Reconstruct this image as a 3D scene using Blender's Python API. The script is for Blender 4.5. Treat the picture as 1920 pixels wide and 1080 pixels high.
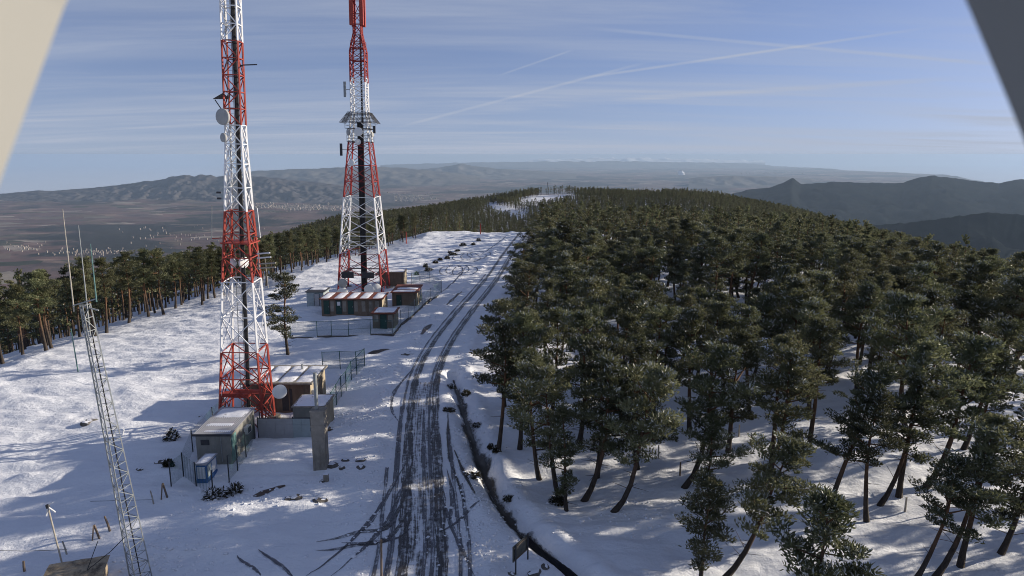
import bpy, math, random
import numpy as np
from mathutils import Vector, Matrix

R = math.radians
sc = bpy.context.scene
for o in list(bpy.data.objects):
    bpy.data.objects.remove(o)

# ------------------------------------------------------------------ camera
F = 1300.0                       # focal length in photograph pixels (1920 wide)
CAMZ = 22.0
PITCH = math.atan(250.0 / F)     # eye level lies at photograph row 290
cam_d = bpy.data.cameras.new('camera')
cam = bpy.data.objects.new('camera', cam_d)
sc.collection.objects.link(cam)
cam.location = (0, 0, CAMZ)
cam.rotation_euler = (math.pi / 2 - PITCH, 0, 0)
cam_d.sensor_width = 36.0
cam_d.lens = F / 1920 * 36.0
cam_d.clip_start = 0.02
cam_d.clip_end = 400000
cam_d.dof.use_dof = True
cam_d.dof.focus_distance = 70
cam_d.dof.aperture_fstop = 6.0
sc.camera = cam

# ------------------------------------------------------------------ light
SUN_AZ, SUN_EL = 71.0, 15.5      # degrees clockwise from the view axis, above the horizon
world = bpy.data.worlds.new('World')
sc.world = world
world.use_nodes = True
wn, wl = world.node_tree.nodes, world.node_tree.links
wn.clear()
w_out = wn.new('ShaderNodeOutputWorld')
w_bg = wn.new('ShaderNodeBackground')
w_sky = wn.new('ShaderNodeTexSky')
w_sky.sky_type = 'NISHITA'
w_sky.sun_disc = False
w_sky.sun_elevation = R(SUN_EL)
w_sky.sun_rotation = R(SUN_AZ)
w_sky.altitude = 1400
w_sky.air_density = 1.0
w_sky.dust_density = 2.2
w_sky.ozone_density = 4.0
w_bg.inputs['Strength'].default_value = 0.08
wl.new(w_bg.outputs[0], w_out.inputs[0])


def wmath(op, a, b=None, c=None):
    n = wn.new('ShaderNodeMath')
    n.operation = op
    for i, v in enumerate((a, b, c)):
        if v is None:
            continue
        if isinstance(v, (int, float)):
            n.inputs[i].default_value = v
        else:
            wl.new(v, n.inputs[i])
    return n.outputs[0]


w_tc = wn.new('ShaderNodeTexCoord')
w_sep = wn.new('ShaderNodeSeparateXYZ')
wl.new(w_tc.outputs['Generated'], w_sep.inputs[0])
# the summit looks down over the rim of the plain: the sky goes on a few degrees below eye level
w_z = wmath('MAXIMUM', wmath('ADD', w_sep.outputs[2], 0.075), 0.012)
w_cmb = wn.new('ShaderNodeCombineXYZ')
wl.new(w_sep.outputs[0], w_cmb.inputs[0])
wl.new(w_sep.outputs[1], w_cmb.inputs[1])
wl.new(w_z, w_cmb.inputs[2])
w_nrm = wn.new('ShaderNodeVectorMath')
w_nrm.operation = 'NORMALIZE'
wl.new(w_cmb.outputs[0], w_nrm.inputs[0])
wl.new(w_nrm.outputs[0], w_sky.inputs[0])
# thin cirrus on a high layer: direction projected on a flat ceiling
zc = wmath('MAXIMUM', wmath('ADD', w_sep.outputs[2], 0.06), 0.02)
cx = wmath('DIVIDE', w_sep.outputs[0], zc)
cy = wmath('DIVIDE', w_sep.outputs[1], zc)
w_c2 = wn.new('ShaderNodeCombineXYZ')
wl.new(cx, w_c2.inputs[0])
wl.new(cy, w_c2.inputs[1])


def wnoise(scale, rot, stretch, detail=5.0, dist=0.6):
    mp = wn.new('ShaderNodeMapping')
    mp.inputs['Rotation'].default_value = (0, 0, R(rot))
    mp.inputs['Scale'].default_value = stretch
    wl.new(w_c2.outputs[0], mp.inputs[0])
    nz = wn.new('ShaderNodeTexNoise')
    nz.inputs['Scale'].default_value = scale
    nz.inputs['Detail'].default_value = detail
    nz.inputs['Roughness'].default_value = 0.62
    nz.inputs['Distortion'].default_value = dist
    wl.new(mp.outputs[0], nz.inputs['Vector'])
    return nz.outputs[0]


def wramp(v, a, b):
    n = wn.new('ShaderNodeMapRange')
    n.interpolation_type = 'SMOOTHSTEP'
    n.inputs[1].default_value = a
    n.inputs[2].default_value = b
    wl.new(v, n.inputs[0])
    return n.outputs[0]


c1 = wramp(wnoise(0.55, 14, (0.35, 1.5, 1), 7, 0.5), 0.42, 0.74)
c2 = wramp(wnoise(0.22, -6, (0.5, 1.9, 1), 4, 0.3), 0.40, 0.72)
# a thin even veil, thicker towards the horizon where the sight line runs longer through it
veil = wmath('MINIMUM', wmath('DIVIDE', 0.050, wmath('MAXIMUM', wmath('ADD', w_sep.outputs[2], 0.075), 0.06)), 0.8)
cirrus = wmath('MULTIPLY', wmath('ADD', wmath('MULTIPLY', c1, 0.5), wmath('MULTIPLY', c2, 0.5)), 0.72)
cirrus = wmath('MINIMUM', wmath('ADD', cirrus, veil), 0.92)
w_breakup = wnoise(1.1, 30, (1, 1, 1), 5, 0.2)


def contrail(p1, p2, width, amount):
    """A condensation trail: the great circle through two directions, given as photograph points."""
    global cirrus

    def d(p):
        x, u = p[0] - 960, 540 - p[1]
        return Vector((x, F * math.cos(PITCH) + u * math.sin(PITCH), -F * math.sin(PITCH) + u * math.cos(PITCH))).normalized()
    a, b = d(p1), d(p2)
    n = a.cross(b).normalized()
    dt = wn.new('ShaderNodeVectorMath')
    dt.operation = 'DOT_PRODUCT'
    wl.new(w_tc.outputs['Generated'], dt.inputs[0])
    dt.inputs[1].default_value = n
    t = wramp(wmath('ABSOLUTE', dt.outputs['Value']), width, width * 0.15)
    m = (a + b).normalized()
    dm = wn.new('ShaderNodeVectorMath')
    dm.operation = 'DOT_PRODUCT'
    wl.new(w_tc.outputs['Generated'], dm.inputs[0])
    dm.inputs[1].default_value = m
    half = a.angle(m)
    lim = wramp(dm.outputs['Value'], math.cos(half * 1.15), math.cos(half * 0.7))
    t = wmath('MULTIPLY', wmath('MULTIPLY', t, lim), wmath('MULTIPLY', w_breakup, amount * 1.15))
    cirrus = wmath('MINIMUM', wmath('ADD', cirrus, t), 1.0)


contrail((760, 235), (1200, 120), 0.0028, 0.40)
contrail((1100, 145), (1720, 55), 0.0026, 0.55)
contrail((1130, 55), (1880, 122), 0.0034, 0.45)
contrail((940, 140), (1070, 95), 0.0020, 0.35)
contrail((1180, 185), (1780, 148), 0.0050, 0.40)
w_mix = wn.new('ShaderNodeMix')
w_mix.data_type = 'RGBA'
wl.new(cirrus, w_mix.inputs['Factor'])
w_tint = wn.new('ShaderNodeMix')
w_tint.data_type = 'RGBA'
w_tint.blend_type = 'MULTIPLY'
w_tint.inputs['Factor'].default_value = 1.0
wl.new(w_sky.outputs[0], w_tint.inputs['A'])
w_tint.inputs['B'].default_value = (1.07, 0.96, 1.10, 1)
wl.new(w_tint.outputs['Result'], w_mix.inputs['A'])
w_mix.inputs['B'].default_value = (4.0, 4.45, 5.5, 1)
wl.new(w_mix.outputs['Result'], w_bg.inputs['Color'])

sun_d = bpy.data.lights.new('sun', 'SUN')
sun_d.energy = 5.0
sun_d.angle = R(0.5)
sun_d.color = (1.0, 0.90, 0.76)
sun = bpy.data.objects.new('sun', sun_d)
sc.collection.objects.link(sun)
to_sun = Vector((math.sin(R(SUN_AZ)) * math.cos(R(SUN_EL)), math.cos(R(SUN_AZ)) * math.cos(R(SUN_EL)), math.sin(R(SUN_EL))))
sun.rotation_euler = to_sun.to_track_quat('Z', 'Y').to_euler()
sun.location = to_sun * 300

sc.view_settings.view_transform = 'Standard'
sc.view_settings.look = 'None'
sc.view_settings.exposure = 0.45
sc.view_settings.gamma = 1.0
sc.render.engine = 'CYCLES'
sc.cycles.max_bounces = 6
sc.cycles.diffuse_bounces = 3
sc.cycles.transparent_max_bounces = 24
sc.cycles.volume_bounces = 0
sc.cycles.use_denoising = True
sc.cycles.filter_width = 1.0

# ------------------------------------------------------------------ helpers
COL = sc.collection
rng = np.random.default_rng(7)
random.seed(7)
CP, SP = math.cos(PITCH), math.sin(PITCH)


def ray(px, py):
    x, u = px - 960, 540 - py
    return np.array([x, F * CP + u * SP, -F * SP + u * CP])


def at_y(px, py, Y):
    """The point seen at a photograph pixel at forward distance Y."""
    d = ray(px, py)
    return np.array([0, 0, CAMZ]) + d * (Y / d[1])


def G0(px, py):
    d = ray(px, py)
    t = -CAMZ / d[2]
    return float(d[0] * t), float(d[1] * t)


def project(x, y, z):
    dy, dz = y, z - CAMZ
    w = dy * CP - dz * SP
    u = dy * SP + dz * CP
    return 960 + x / w * F, 540 - u / w * F


class MB:
    """Collects shapes, then links them as one mesh object."""

    def __init__(self):
        self.v, self.f, self.m = [], [], []

    def add(self, v, f, mi=0):
        b = len(self.v)
        self.v += [tuple(p) for p in v]
        self.f += [tuple(b + i for i in q) for q in f]
        self.m += [mi] * len(f)
        return self

    def box(self, x0, x1, y0, y1, z0, z1, mi=0):
        v = [(x0, y0, z0), (x1, y0, z0), (x1, y1, z0), (x0, y1, z0), (x0, y0, z1), (x1, y0, z1), (x1, y1, z1), (x0, y1, z1)]
        return self.add(v, [(0, 3, 2, 1), (4, 5, 6, 7), (0, 1, 5, 4), (1, 2, 6, 5), (2, 3, 7, 6), (3, 0, 4, 7)], mi)

    def tube(self, pts, rad, n=6, mi=0, cap=True):
        pts = [Vector(p) for p in pts]
        if not hasattr(rad, '__len__'):
            rad = [rad] * len(pts)
        vs, fs = [], []
        for i, p in enumerate(pts):
            d = (pts[min(i + 1, len(pts) - 1)] - pts[max(i - 1, 0)]).normalized()
            a = d.cross(Vector((0, 0, 1)))
            if a.length < 1e-3:
                a = Vector((1, 0, 0))
            a.normalize()
            b = d.cross(a)
            for k in range(n):
                t = 2 * math.pi * (k + .5) / n
                vs.append(p + (a * math.cos(t) + b * math.sin(t)) * rad[i])
        for i in range(len(pts) - 1):
            for k in range(n):
                k2 = (k + 1) % n
                fs.append((i * n + k, i * n + k2, (i + 1) * n + k2, (i + 1) * n + k))
        if cap:
            fs.append(tuple(range(n)))
            fs.append(tuple((len(pts) - 1) * n + k for k in reversed(range(n))))
        return self.add(vs, fs, mi)

    def prism(self, poly, axis, a, b, mi=0):
        """poly: 2-D outline; axis 0/1/2 is extruded from a to b."""
        def p3(p, h):
            q = list(p)
            q.insert(axis, h)
            return q
        n = len(poly)
        v = [p3(p, a) for p in poly] + [p3(p, b) for p in poly]
        f = [tuple(range(n)), tuple(range(2 * n - 1, n - 1, -1))] + [(i, (i + 1) % n, n + (i + 1) % n, n + i) for i in range(n)]
        return self.add(v, f, mi)

    def mesh(self, name, mats, smooth=False):
        me = bpy.data.meshes.new(name)
        me.from_pydata(self.v, [], self.f)
        for m in (mats if isinstance(mats, (list, tuple)) else [mats]):
            me.materials.append(m)
        me.polygons.foreach_set('material_index', self.m)
        if smooth:
            me.polygons.foreach_set('use_smooth', [True] * len(self.f))
        me.update()
        return me

    def build(self, name, mats, parent=None, smooth=False, loc=None):
        return link(name, self.mesh(name, mats, smooth), parent, loc)


def link(name, data, parent=None, loc=None):
    o = bpy.data.objects.new(name, data)
    COL.objects.link(o)
    if parent is not None:
        o.parent = parent
    if loc is not None:
        o.location = loc
    return o


def tag(o, label, cat, group=None):
    o['label'] = label
    o['category'] = cat
    if group:
        o['group'] = group
    return o


def thing(name, label, cat, loc=(0, 0, 0), rz=0.0, group=None):
    o = bpy.data.objects.new(name, None)
    o.empty_display_size = 0.3
    COL.objects.link(o)
    o.location = loc
    o.rotation_euler = (0, 0, rz)
    return tag(o, label, cat, group)


def fast_mesh(name, verts, quads, mats, midx=None, smooth=False):
    """numpy verts (n,3), quads (m,4)"""
    me = bpy.data.meshes.new(name)
    n, m = len(verts), len(quads)
    k = quads.shape[1]
    me.vertices.add(n)
    me.vertices.foreach_set('co', np.asarray(verts, dtype=np.float32).ravel())
    me.loops.add(m * k)
    me.loops.foreach_set('vertex_index', np.asarray(quads, dtype=np.int32).ravel())
    me.polygons.add(m)
    me.polygons.foreach_set('loop_start', np.arange(m, dtype=np.int32) * k)
    for mt in mats:
        me.materials.append(mt)
    if midx is not None:
        me.polygons.foreach_set('material_index', np.asarray(midx, dtype=np.int32))
    if smooth:
        me.polygons.foreach_set('use_smooth', np.ones(m, dtype=bool))
    me.update(calc_edges=True)
    me.validate()
    return me


# numpy value noise
_LAT = rng.random((256, 256))


def vnoise(x, y):
    xi, yi = np.floor(x).astype(int), np.floor(y).astype(int)
    fx, fy = x - xi, y - yi
    fx, fy = fx * fx * (3 - 2 * fx), fy * fy * (3 - 2 * fy)
    a, b = _LAT[xi % 256, yi % 256], _LAT[(xi + 1) % 256, yi % 256]
    c, d = _LAT[xi % 256, (yi + 1) % 256], _LAT[(xi + 1) % 256, (yi + 1) % 256]
    return (a * (1 - fx) + b * fx) * (1 - fy) + (c * (1 - fx) + d * fx) * fy - 0.5


def fbm(x, y, o=4):
    s, a = 0, 1.0
    for i in range(o):
        s = s + a * vnoise(x * 2 ** i + 17.3 * i, y * 2 ** i + 5.1 * i)
        a *= 0.5
    return s


# ------------------------------------------------------------------ materials
def mat(name):
    m = bpy.data.materials.new(name)
    m.use_nodes = True
    nt = m.node_tree
    b = nt.nodes['Principled BSDF']
    b.inputs['Specular IOR Level'].default_value = 0.25
    return m, nt, b


def N(nt, kind, **kw):
    n = nt.nodes.new(kind)
    for k, v in kw.items():
        if k in n.inputs:
            n.inputs[k].default_value = v
        else:
            setattr(n, k, v)
    return n


def noise(nt, scale, detail=4, rough=0.6, vec=None, dist=0.0):
    n = N(nt, 'ShaderNodeTexNoise', Scale=scale, Detail=detail, Roughness=rough, Distortion=dist)
    if vec is not None:
        nt.links.new(vec, n.inputs['Vector'])
    return n.outputs[0]


def coord(nt, which='Object', scale=(1, 1, 1), rot=(0, 0, 0)):
    tc = nt.nodes.new('ShaderNodeTexCoord')
    mp = nt.nodes.new('ShaderNodeMapping')
    mp.inputs['Scale'].default_value = scale
    mp.inputs['Rotation'].default_value = rot
    nt.links.new(tc.outputs[which], mp.inputs[0])
    return mp.outputs[0]


def ramp(nt, fac, stops):
    r = nt.nodes.new('ShaderNodeValToRGB')
    e = r.color_ramp.elements
    while len(e) < len(stops):
        e.new(0.5)
    for k, (p, c) in enumerate(stops):
        e[k].position = p
        e[k].color = (c, c, c, 1) if isinstance(c, (int, float)) else (*c, 1)
    nt.links.new(fac, r.inputs[0])
    return r.outputs[0]


def mixc(nt, fac, a, b, mode='MIX'):
    n = nt.nodes.new('ShaderNodeMix')
    n.data_type = 'RGBA'
    n.blend_type = mode
    for s, v in (('Factor', fac), ('A', a), ('B', b)):
        if isinstance(v, (int, float)):
            n.inputs[s].default_value = v if s == 'Factor' else (v, v, v, 1)
        elif isinstance(v, tuple):
            n.inputs[s].default_value = (*v, 1)
        else:
            nt.links.new(v, n.inputs[s])
    return n.outputs['Result']


def mth(nt, op, a, b=None):
    n = nt.nodes.new('ShaderNodeMath')
    n.operation = op
    for i, v in enumerate((a, b)):
        if v is None:
            continue
        if isinstance(v, (int, float)):
            n.inputs[i].default_value = v
        else:
            nt.links.new(v, n.inputs[i])
    return n.outputs[0]


def bump(nt, b, h, strength, dist=0.05):
    n = N(nt, 'ShaderNodeBump', Strength=strength, Distance=dist)
    nt.links.new(h, n.inputs['Height'])
    nt.links.new(n.outputs[0], b.inputs['Normal'])


def plain_mat(name, col, rough=0.7, var=0.25, scale=3.0, metal=0.0, dirt=None, bumpy=0.0):
    m, nt, b = mat(name)
    v = coord(nt)
    n1 = noise(nt, scale, 6, 0.65, v)
    lo = tuple(c * (1 - var) for c in col)
    hi = tuple(min(1, c * (1 + var)) for c in col)
    c = ramp(nt, n1, [(0.3, lo), (0.7, hi)])
    if dirt:
        n2 = noise(nt, scale * 0.6, 8, 0.75, coord(nt, scale=(1, 1, 0.25)))
        c = mixc(nt, ramp(nt, n2, [(0.5, 0.0), (0.66, 1.0)]), c, dirt)
    nt.links.new(c, b.inputs['Base Color'])
    b.inputs['Roughness'].default_value = rough
    b.inputs['Metallic'].default_value = metal
    if bumpy:
        bump(nt, b, n1, bumpy, 0.03)
    return m


M = {}
M['red'] = plain_mat('tower_red', (0.33, 0.055, 0.038), 0.55, 0.25, 2.0)
M['dark_red'] = plain_mat('far_tower_red', (0.28, 0.03, 0.028), 0.6, 0.25, 2.0)
M['white'] = plain_mat('tower_white', (0.72, 0.72, 0.72), 0.5, 0.12, 2.0)
M['galv'] = plain_mat('galvanised_steel', (0.27, 0.285, 0.285), 0.55, 0.25, 4.0, 0.3)
M['darkmetal'] = plain_mat('dark_metal', (0.05, 0.05, 0.055), 0.6, 0.3, 4.0, 0.2)
M['cable'] = plain_mat('cable_black', (0.02, 0.02, 0.022), 0.7, 0.3)
M['dish'] = plain_mat('dish_white', (0.72, 0.72, 0.70), 0.45, 0.06, 2.0)
M['dishgrey'] = plain_mat('dish_grey', (0.34, 0.34, 0.33), 0.6, 0.12, 2.0)
M['brown_wall'] = plain_mat('brown_render', (0.17, 0.13, 0.095), 0.85, 0.2, 1.2, dirt=(0.10, 0.075, 0.055), bumpy=0.3)
M['sunlit_cream'] = plain_mat('sunlit_cream_render', (0.36, 0.30, 0.21), 0.85, 0.2, 1.2, dirt=(0.24, 0.2, 0.15), bumpy=0.3)  # sunlight painted into the sun-facing side walls; one roof shares this cream
M['grey_wall'] = plain_mat('grey_block', (0.23, 0.225, 0.20), 0.85, 0.15, 1.5, dirt=(0.14, 0.135, 0.12), bumpy=0.3)
M['concrete'] = plain_mat('concrete', (0.26, 0.235, 0.20), 0.9, 0.25, 1.6, dirt=(0.14, 0.125, 0.10), bumpy=0.4)
M['red_roof'] = plain_mat('red_roof_sheet', (0.19, 0.062, 0.038), 0.7, 0.35, 1.4, dirt=(0.16, 0.06, 0.04))
M['green_door'] = plain_mat('dark_green_door', (0.02, 0.06, 0.05), 0.5, 0.2)
M['teal'] = plain_mat('teal_paint', (0.10, 0.19, 0.18), 0.55, 0.25)
M['fence_green'] = plain_mat('green_fence_paint', (0.03, 0.085, 0.075), 0.5, 0.2)
M['blue'] = plain_mat('blue_paint', (0.05, 0.13, 0.30), 0.45, 0.15)
M['panel_white'] = plain_mat('white_panel', (0.62, 0.63, 0.64), 0.5, 0.08)
M['sheet'] = plain_mat('pale_metal_sheet', (0.36, 0.36, 0.37), 0.5, 0.12, 1.0, 0.2)
M['sheet_blue'] = plain_mat('grey_blue_sheet', (0.32, 0.37, 0.38), 0.5, 0.12, 1.0, 0.2)
M['wood'] = plain_mat('weathered_wood', (0.17, 0.13, 0.10), 0.9, 0.3, 5.0, bumpy=0.4)
M['pale_wood'] = plain_mat('pale_wood', (0.36, 0.33, 0.28), 0.9, 0.25, 5.0, bumpy=0.3)
M['stone'] = plain_mat('tan_stone', (0.36, 0.29, 0.20), 0.95, 0.35, 2.4, dirt=(0.10, 0.08, 0.06), bumpy=0.9)
M['rock'] = plain_mat('dark_rock', (0.11, 0.10, 0.09), 0.95, 0.4, 3.0, bumpy=0.8)
M['twig'] = plain_mat('shrub_twig', (0.06, 0.048, 0.035), 0.9, 0.4, 8.0)
M['sign'] = plain_mat('sign_back', (0.10, 0.10, 0.085), 0.7, 0.25, 3.0)
M['glass'] = plain_mat('window_glass', (0.03, 0.035, 0.04), 0.15, 0.1)
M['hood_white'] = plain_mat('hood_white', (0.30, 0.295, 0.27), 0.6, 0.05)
M['hood_shade_grey'] = plain_mat('hood_shade_grey', (0.17, 0.185, 0.195), 0.6, 0.05)  # shade on the hood's right half, put into the colour; the bracket shares it
M['house'] = plain_mat('town_walls', (0.30, 0.25, 0.21), 0.9, 0.3, 0.004)
M['steam'] = plain_mat('steam', (0.85, 0.85, 0.85), 1.0, 0.03, 0.01)


def mesh_mat():
    """wire netting: a fine grid of thin wires"""
    m, nt, b = mat('wire_netting')
    b.inputs['Base Color'].default_value = (0.04, 0.10, 0.09, 1)
    v = coord(nt, 'Object', (1, 1, 1))
    sp = nt.nodes.new('ShaderNodeSeparateXYZ')
    nt.links.new(v, sp.inputs[0])
    hx = mth(nt, 'ADD', sp.outputs[0], sp.outputs[1])

    def line(val):
        f = mth(nt, 'FRACT', mth(nt, 'MULTIPLY', val, 14.0))
        return mth(nt, 'LESS_THAN', f, 0.075)
    k = mth(nt, 'MAXIMUM', line(hx), line(sp.outputs[2]))
    nt.links.new(k, b.inputs['Alpha'])
    return m


M['netting'] = mesh_mat()


def snow_mat(name, patches=0.0, col=(0.80, 0.81, 0.84)):
    m, nt, b = mat(name)
    v = coord(nt)
    n1 = noise(nt, 0.9, 8, 0.7, v)
    c = ramp(nt, n1, [(0.25, tuple(q * 0.93 for q in col)), (0.7, col)])
    if patches:
        n2 = noise(nt, 1.7, 9, 0.75, v)
        c = mixc(nt, ramp(nt, n2, [(patches, 0.0), (patches + 0.05, 1.0)]), c, (0.075, 0.06, 0.045))
    nt.links.new(c, b.inputs['Base Color'])
    b.inputs['Roughness'].default_value = 0.75
    h = mth(nt, 'ADD', noise(nt, 3.0, 8, 0.7, v), mth(nt, 'MULTIPLY', noise(nt, 0.8, 4, 0.6, v), 1.5))
    bump(nt, b, h, 0.35, 0.10)
    return m


M['roof_snow'] = snow_mat('roof_snow', 0.60)
M['snow_clump'] = snow_mat('clinging_snow')


def ground_mat():
    m, nt, b = mat('snowy_ground')
    v = coord(nt)
    base = ramp(nt, noise(nt, 0.35, 8, 0.7, v), [(0.25, (0.75, 0.765, 0.80)), (0.7, (0.82, 0.83, 0.85))])
    # twigs, stones and grass heads poking through
    speck = ramp(nt, noise(nt, 2.6, 10, 0.8, v), [(0.63, 0.0), (0.69, 1.0)])
    where = ramp(nt, noise(nt, 0.09, 4, 0.6, v), [(0.42, 0.0), (0.60, 1.0)])
    c = mixc(nt, mth(nt, 'MULTIPLY', speck, where), base, (0.10, 0.085, 0.06))
    # below the snow line the slopes are heath and wood
    geo = nt.nodes.new('ShaderNodeNewGeometry')
    sp = nt.nodes.new('ShaderNodeSeparateXYZ')
    nt.links.new(geo.outputs['Position'], sp.inputs[0])
    zz = mth(nt, 'ADD', sp.outputs[2], mth(nt, 'MULTIPLY', noise(nt, 0.02, 5, 0.6, v), 60.0))
    low = nt.nodes.new('ShaderNodeMapRange')
    for i, q in ((1, -55.0), (2, -85.0)):
        low.inputs[i].default_value = q
    nt.links.new(zz, low.inputs[0])
    heath = ramp(nt, noise(nt, 0.05, 8, 0.7, v), [(0.3, (0.025, 0.032, 0.02)), (0.7, (0.085, 0.065, 0.045))])
    c = mixc(nt, low.outputs[0], c, heath)
    nt.links.new(c, b.inputs['Base Color'])
    b.inputs['Roughness'].default_value = 0.8
    h = mth(nt, 'ADD', noise(nt, 2.2, 8, 0.7, v), mth(nt, 'MULTIPLY', noise(nt, 0.7, 4, 0.55, coord(nt, scale=(0.6, 1.3, 1)), 0.4), 2.0))
    bump(nt, b, h, 0.7, 0.16)
    return m


M['ground'] = ground_mat()


def track_mat(name, dark, cover, edge=0.25, across=9.0):
    """slush: wheel ruts along the strip (UV x across, y along in metres), ragged see-through rims"""
    m, nt, b = mat(name)
    uv = nt.nodes.new('ShaderNodeUVMap')
    sp = nt.nodes.new('ShaderNodeSeparateXYZ')
    nt.links.new(uv.outputs[0], sp.inputs[0])
    mp = nt.nodes.new('ShaderNodeMapping')
    mp.inputs['Scale'].default_value = (across, 0.22, 1)
    nt.links.new(uv.outputs[0], mp.inputs[0])
    streak = noise(nt, 1.0, 6, 0.7, mp.outputs[0])
    v = coord(nt)
    grain = noise(nt, 2.4, 9, 0.75, v)
    u = mth(nt, 'ABSOLUTE', mth(nt, 'SUBTRACT', sp.outputs[0], 0.5))
    rim = nt.nodes.new('ShaderNodeMapRange')
    for i, q in ((1, 0.5), (2, 0.5 - edge)):
        rim.inputs[i].default_value = q
    nt.links.new(u, rim.inputs[0])
    k = mth(nt, 'ADD', mth(nt, 'MULTIPLY', streak, 0.62), mth(nt, 'MULTIPLY', grain, 0.38))
    k = mth(nt, 'MULTIPLY', k, rim.outputs[0])
    a = ramp(nt, k, [(cover, 0.0), (cover + 0.10, 1.0)])
    c = ramp(nt, grain, [(0.35, tuple(q * 0.7 for q in dark)), (0.65, tuple(q * 1.5 for q in dark))])
    nt.links.new(c, b.inputs['Base Color'])
    nt.links.new(a, b.inputs['Alpha'])
    b.inputs['Roughness'].default_value = 0.45
    bump(nt, b, grain, 0.5, 0.05)
    return m


M['rut'] = track_mat('wet_asphalt_rut', (0.050, 0.046, 0.046), 0.435, 0.20, 11.0)
M['slush'] = track_mat('driven_slush', (0.060, 0.054, 0.052), 0.485, 0.25, 30.0)
M['tyre'] = track_mat('tyre_track', (0.10, 0.10, 0.112), 0.41, 0.30, 3.0)
M['mud'] = track_mat('ditch_mud', (0.040, 0.034, 0.027), 0.33, 0.5, 6.0)
M['earth'] = track_mat('bare_earth', (0.07, 0.05, 0.038), 0.24, 0.40, 5.0)


def water_mat():
    m, nt, b = mat('ditch_water')
    b.inputs['Base Color'].default_value = (0.02, 0.02, 0.024, 1)
    b.inputs['Roughness'].default_value = 0.12
    b.inputs['Specular IOR Level'].default_value = 0.5
    bump(nt, b, noise(nt, 3, 3, 0.5, coord(nt)), 0.15, 0.03)
    return m


M['water'] = water_mat()


def bark_mat():
    m, nt, b = mat('pine_bark')
    tc = nt.nodes.new('ShaderNodeTexCoord')
    sp = nt.nodes.new('ShaderNodeSeparateXYZ')
    nt.links.new(tc.outputs['Object'], sp.inputs[0])
    v = coord(nt, scale=(6, 6, 1.6))
    n1 = noise(nt, 1.5, 6, 0.7, v)
    zz = mth(nt, 'ADD', mth(nt, 'MULTIPLY', sp.outputs[2], 0.1), mth(nt, 'MULTIPLY', n1, 0.25))
    low = ramp(nt, n1, [(0.3, (0.026, 0.021, 0.018)), (0.7, (0.075, 0.058, 0.046))])
    up = ramp(nt, n1, [(0.3, (0.07, 0.038, 0.021)), (0.7, (0.20, 0.105, 0.055))])
    c = mixc(nt, ramp(nt, zz, [(0.30, 0.0), (0.65, 1.0)]), low, up)
    nt.links.new(c, b.inputs['Base Color'])
    b.inputs['Roughness'].default_value = 0.9
    bump(nt, b, n1, 0.6, 0.03)
    return m


M['bark'] = bark_mat()


def needle_mat(name, c1, c2, c3):
    m, nt, b = mat(name)
    v = coord(nt)
    oi = nt.nodes.new('ShaderNodeObjectInfo')
    n1 = noise(nt, 1.3, 4, 0.6, v)
    c = ramp(nt, n1, [(0.30, c1), (0.52, c2), (0.72, c3)])
    hs = nt.nodes.new('ShaderNodeHueSaturation')
    nt.links.new(c, hs.inputs['Color'])
    mr = nt.nodes.new('ShaderNodeMapRange')
    mr.inputs[3].default_value = 0.62
    mr.inputs[4].default_value = 1.45
    nt.links.new(oi.outputs['Random'], mr.inputs[0])
    nt.links.new(mr.outputs[0], hs.inputs['Value'])
    mr2 = nt.nodes.new('ShaderNodeMapRange')
    mr2.inputs[3].default_value = 0.485
    mr2.inputs[4].default_value = 0.52
    nt.links.new(mth(nt, 'FRACT', mth(nt, 'MULTIPLY', oi.outputs['Random'], 7.31)), mr2.inputs[0])
    nt.links.new(mr2.outputs[0], hs.inputs['Hue'])
    nt.links.new(hs.outputs[0], b.inputs['Base Color'])
    b.inputs['Roughness'].default_value = 0.5
    tl = nt.nodes.new('ShaderNodeBsdfTranslucent')
    nt.links.new(hs.outputs[0], tl.inputs[0])
    ms_ = nt.nodes.new('ShaderNodeMixShader')
    ms_.inputs[0].default_value = 0.38
    nt.links.new(b.outputs[0], ms_.inputs[1])
    nt.links.new(tl.outputs[0], ms_.inputs[2])
    nt.links.new(ms_.outputs[0], nt.nodes['Material Output'].inputs[0])
    return m


M['needle'] = needle_mat('pine_needles', (0.078, 0.085, 0.043), (0.150, 0.155, 0.080), (0.245, 0.238, 0.142))
M['frost'] = plain_mat('frosted_needles', (0.52, 0.53, 0.49), 0.8, 0.3, 6.0)

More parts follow.
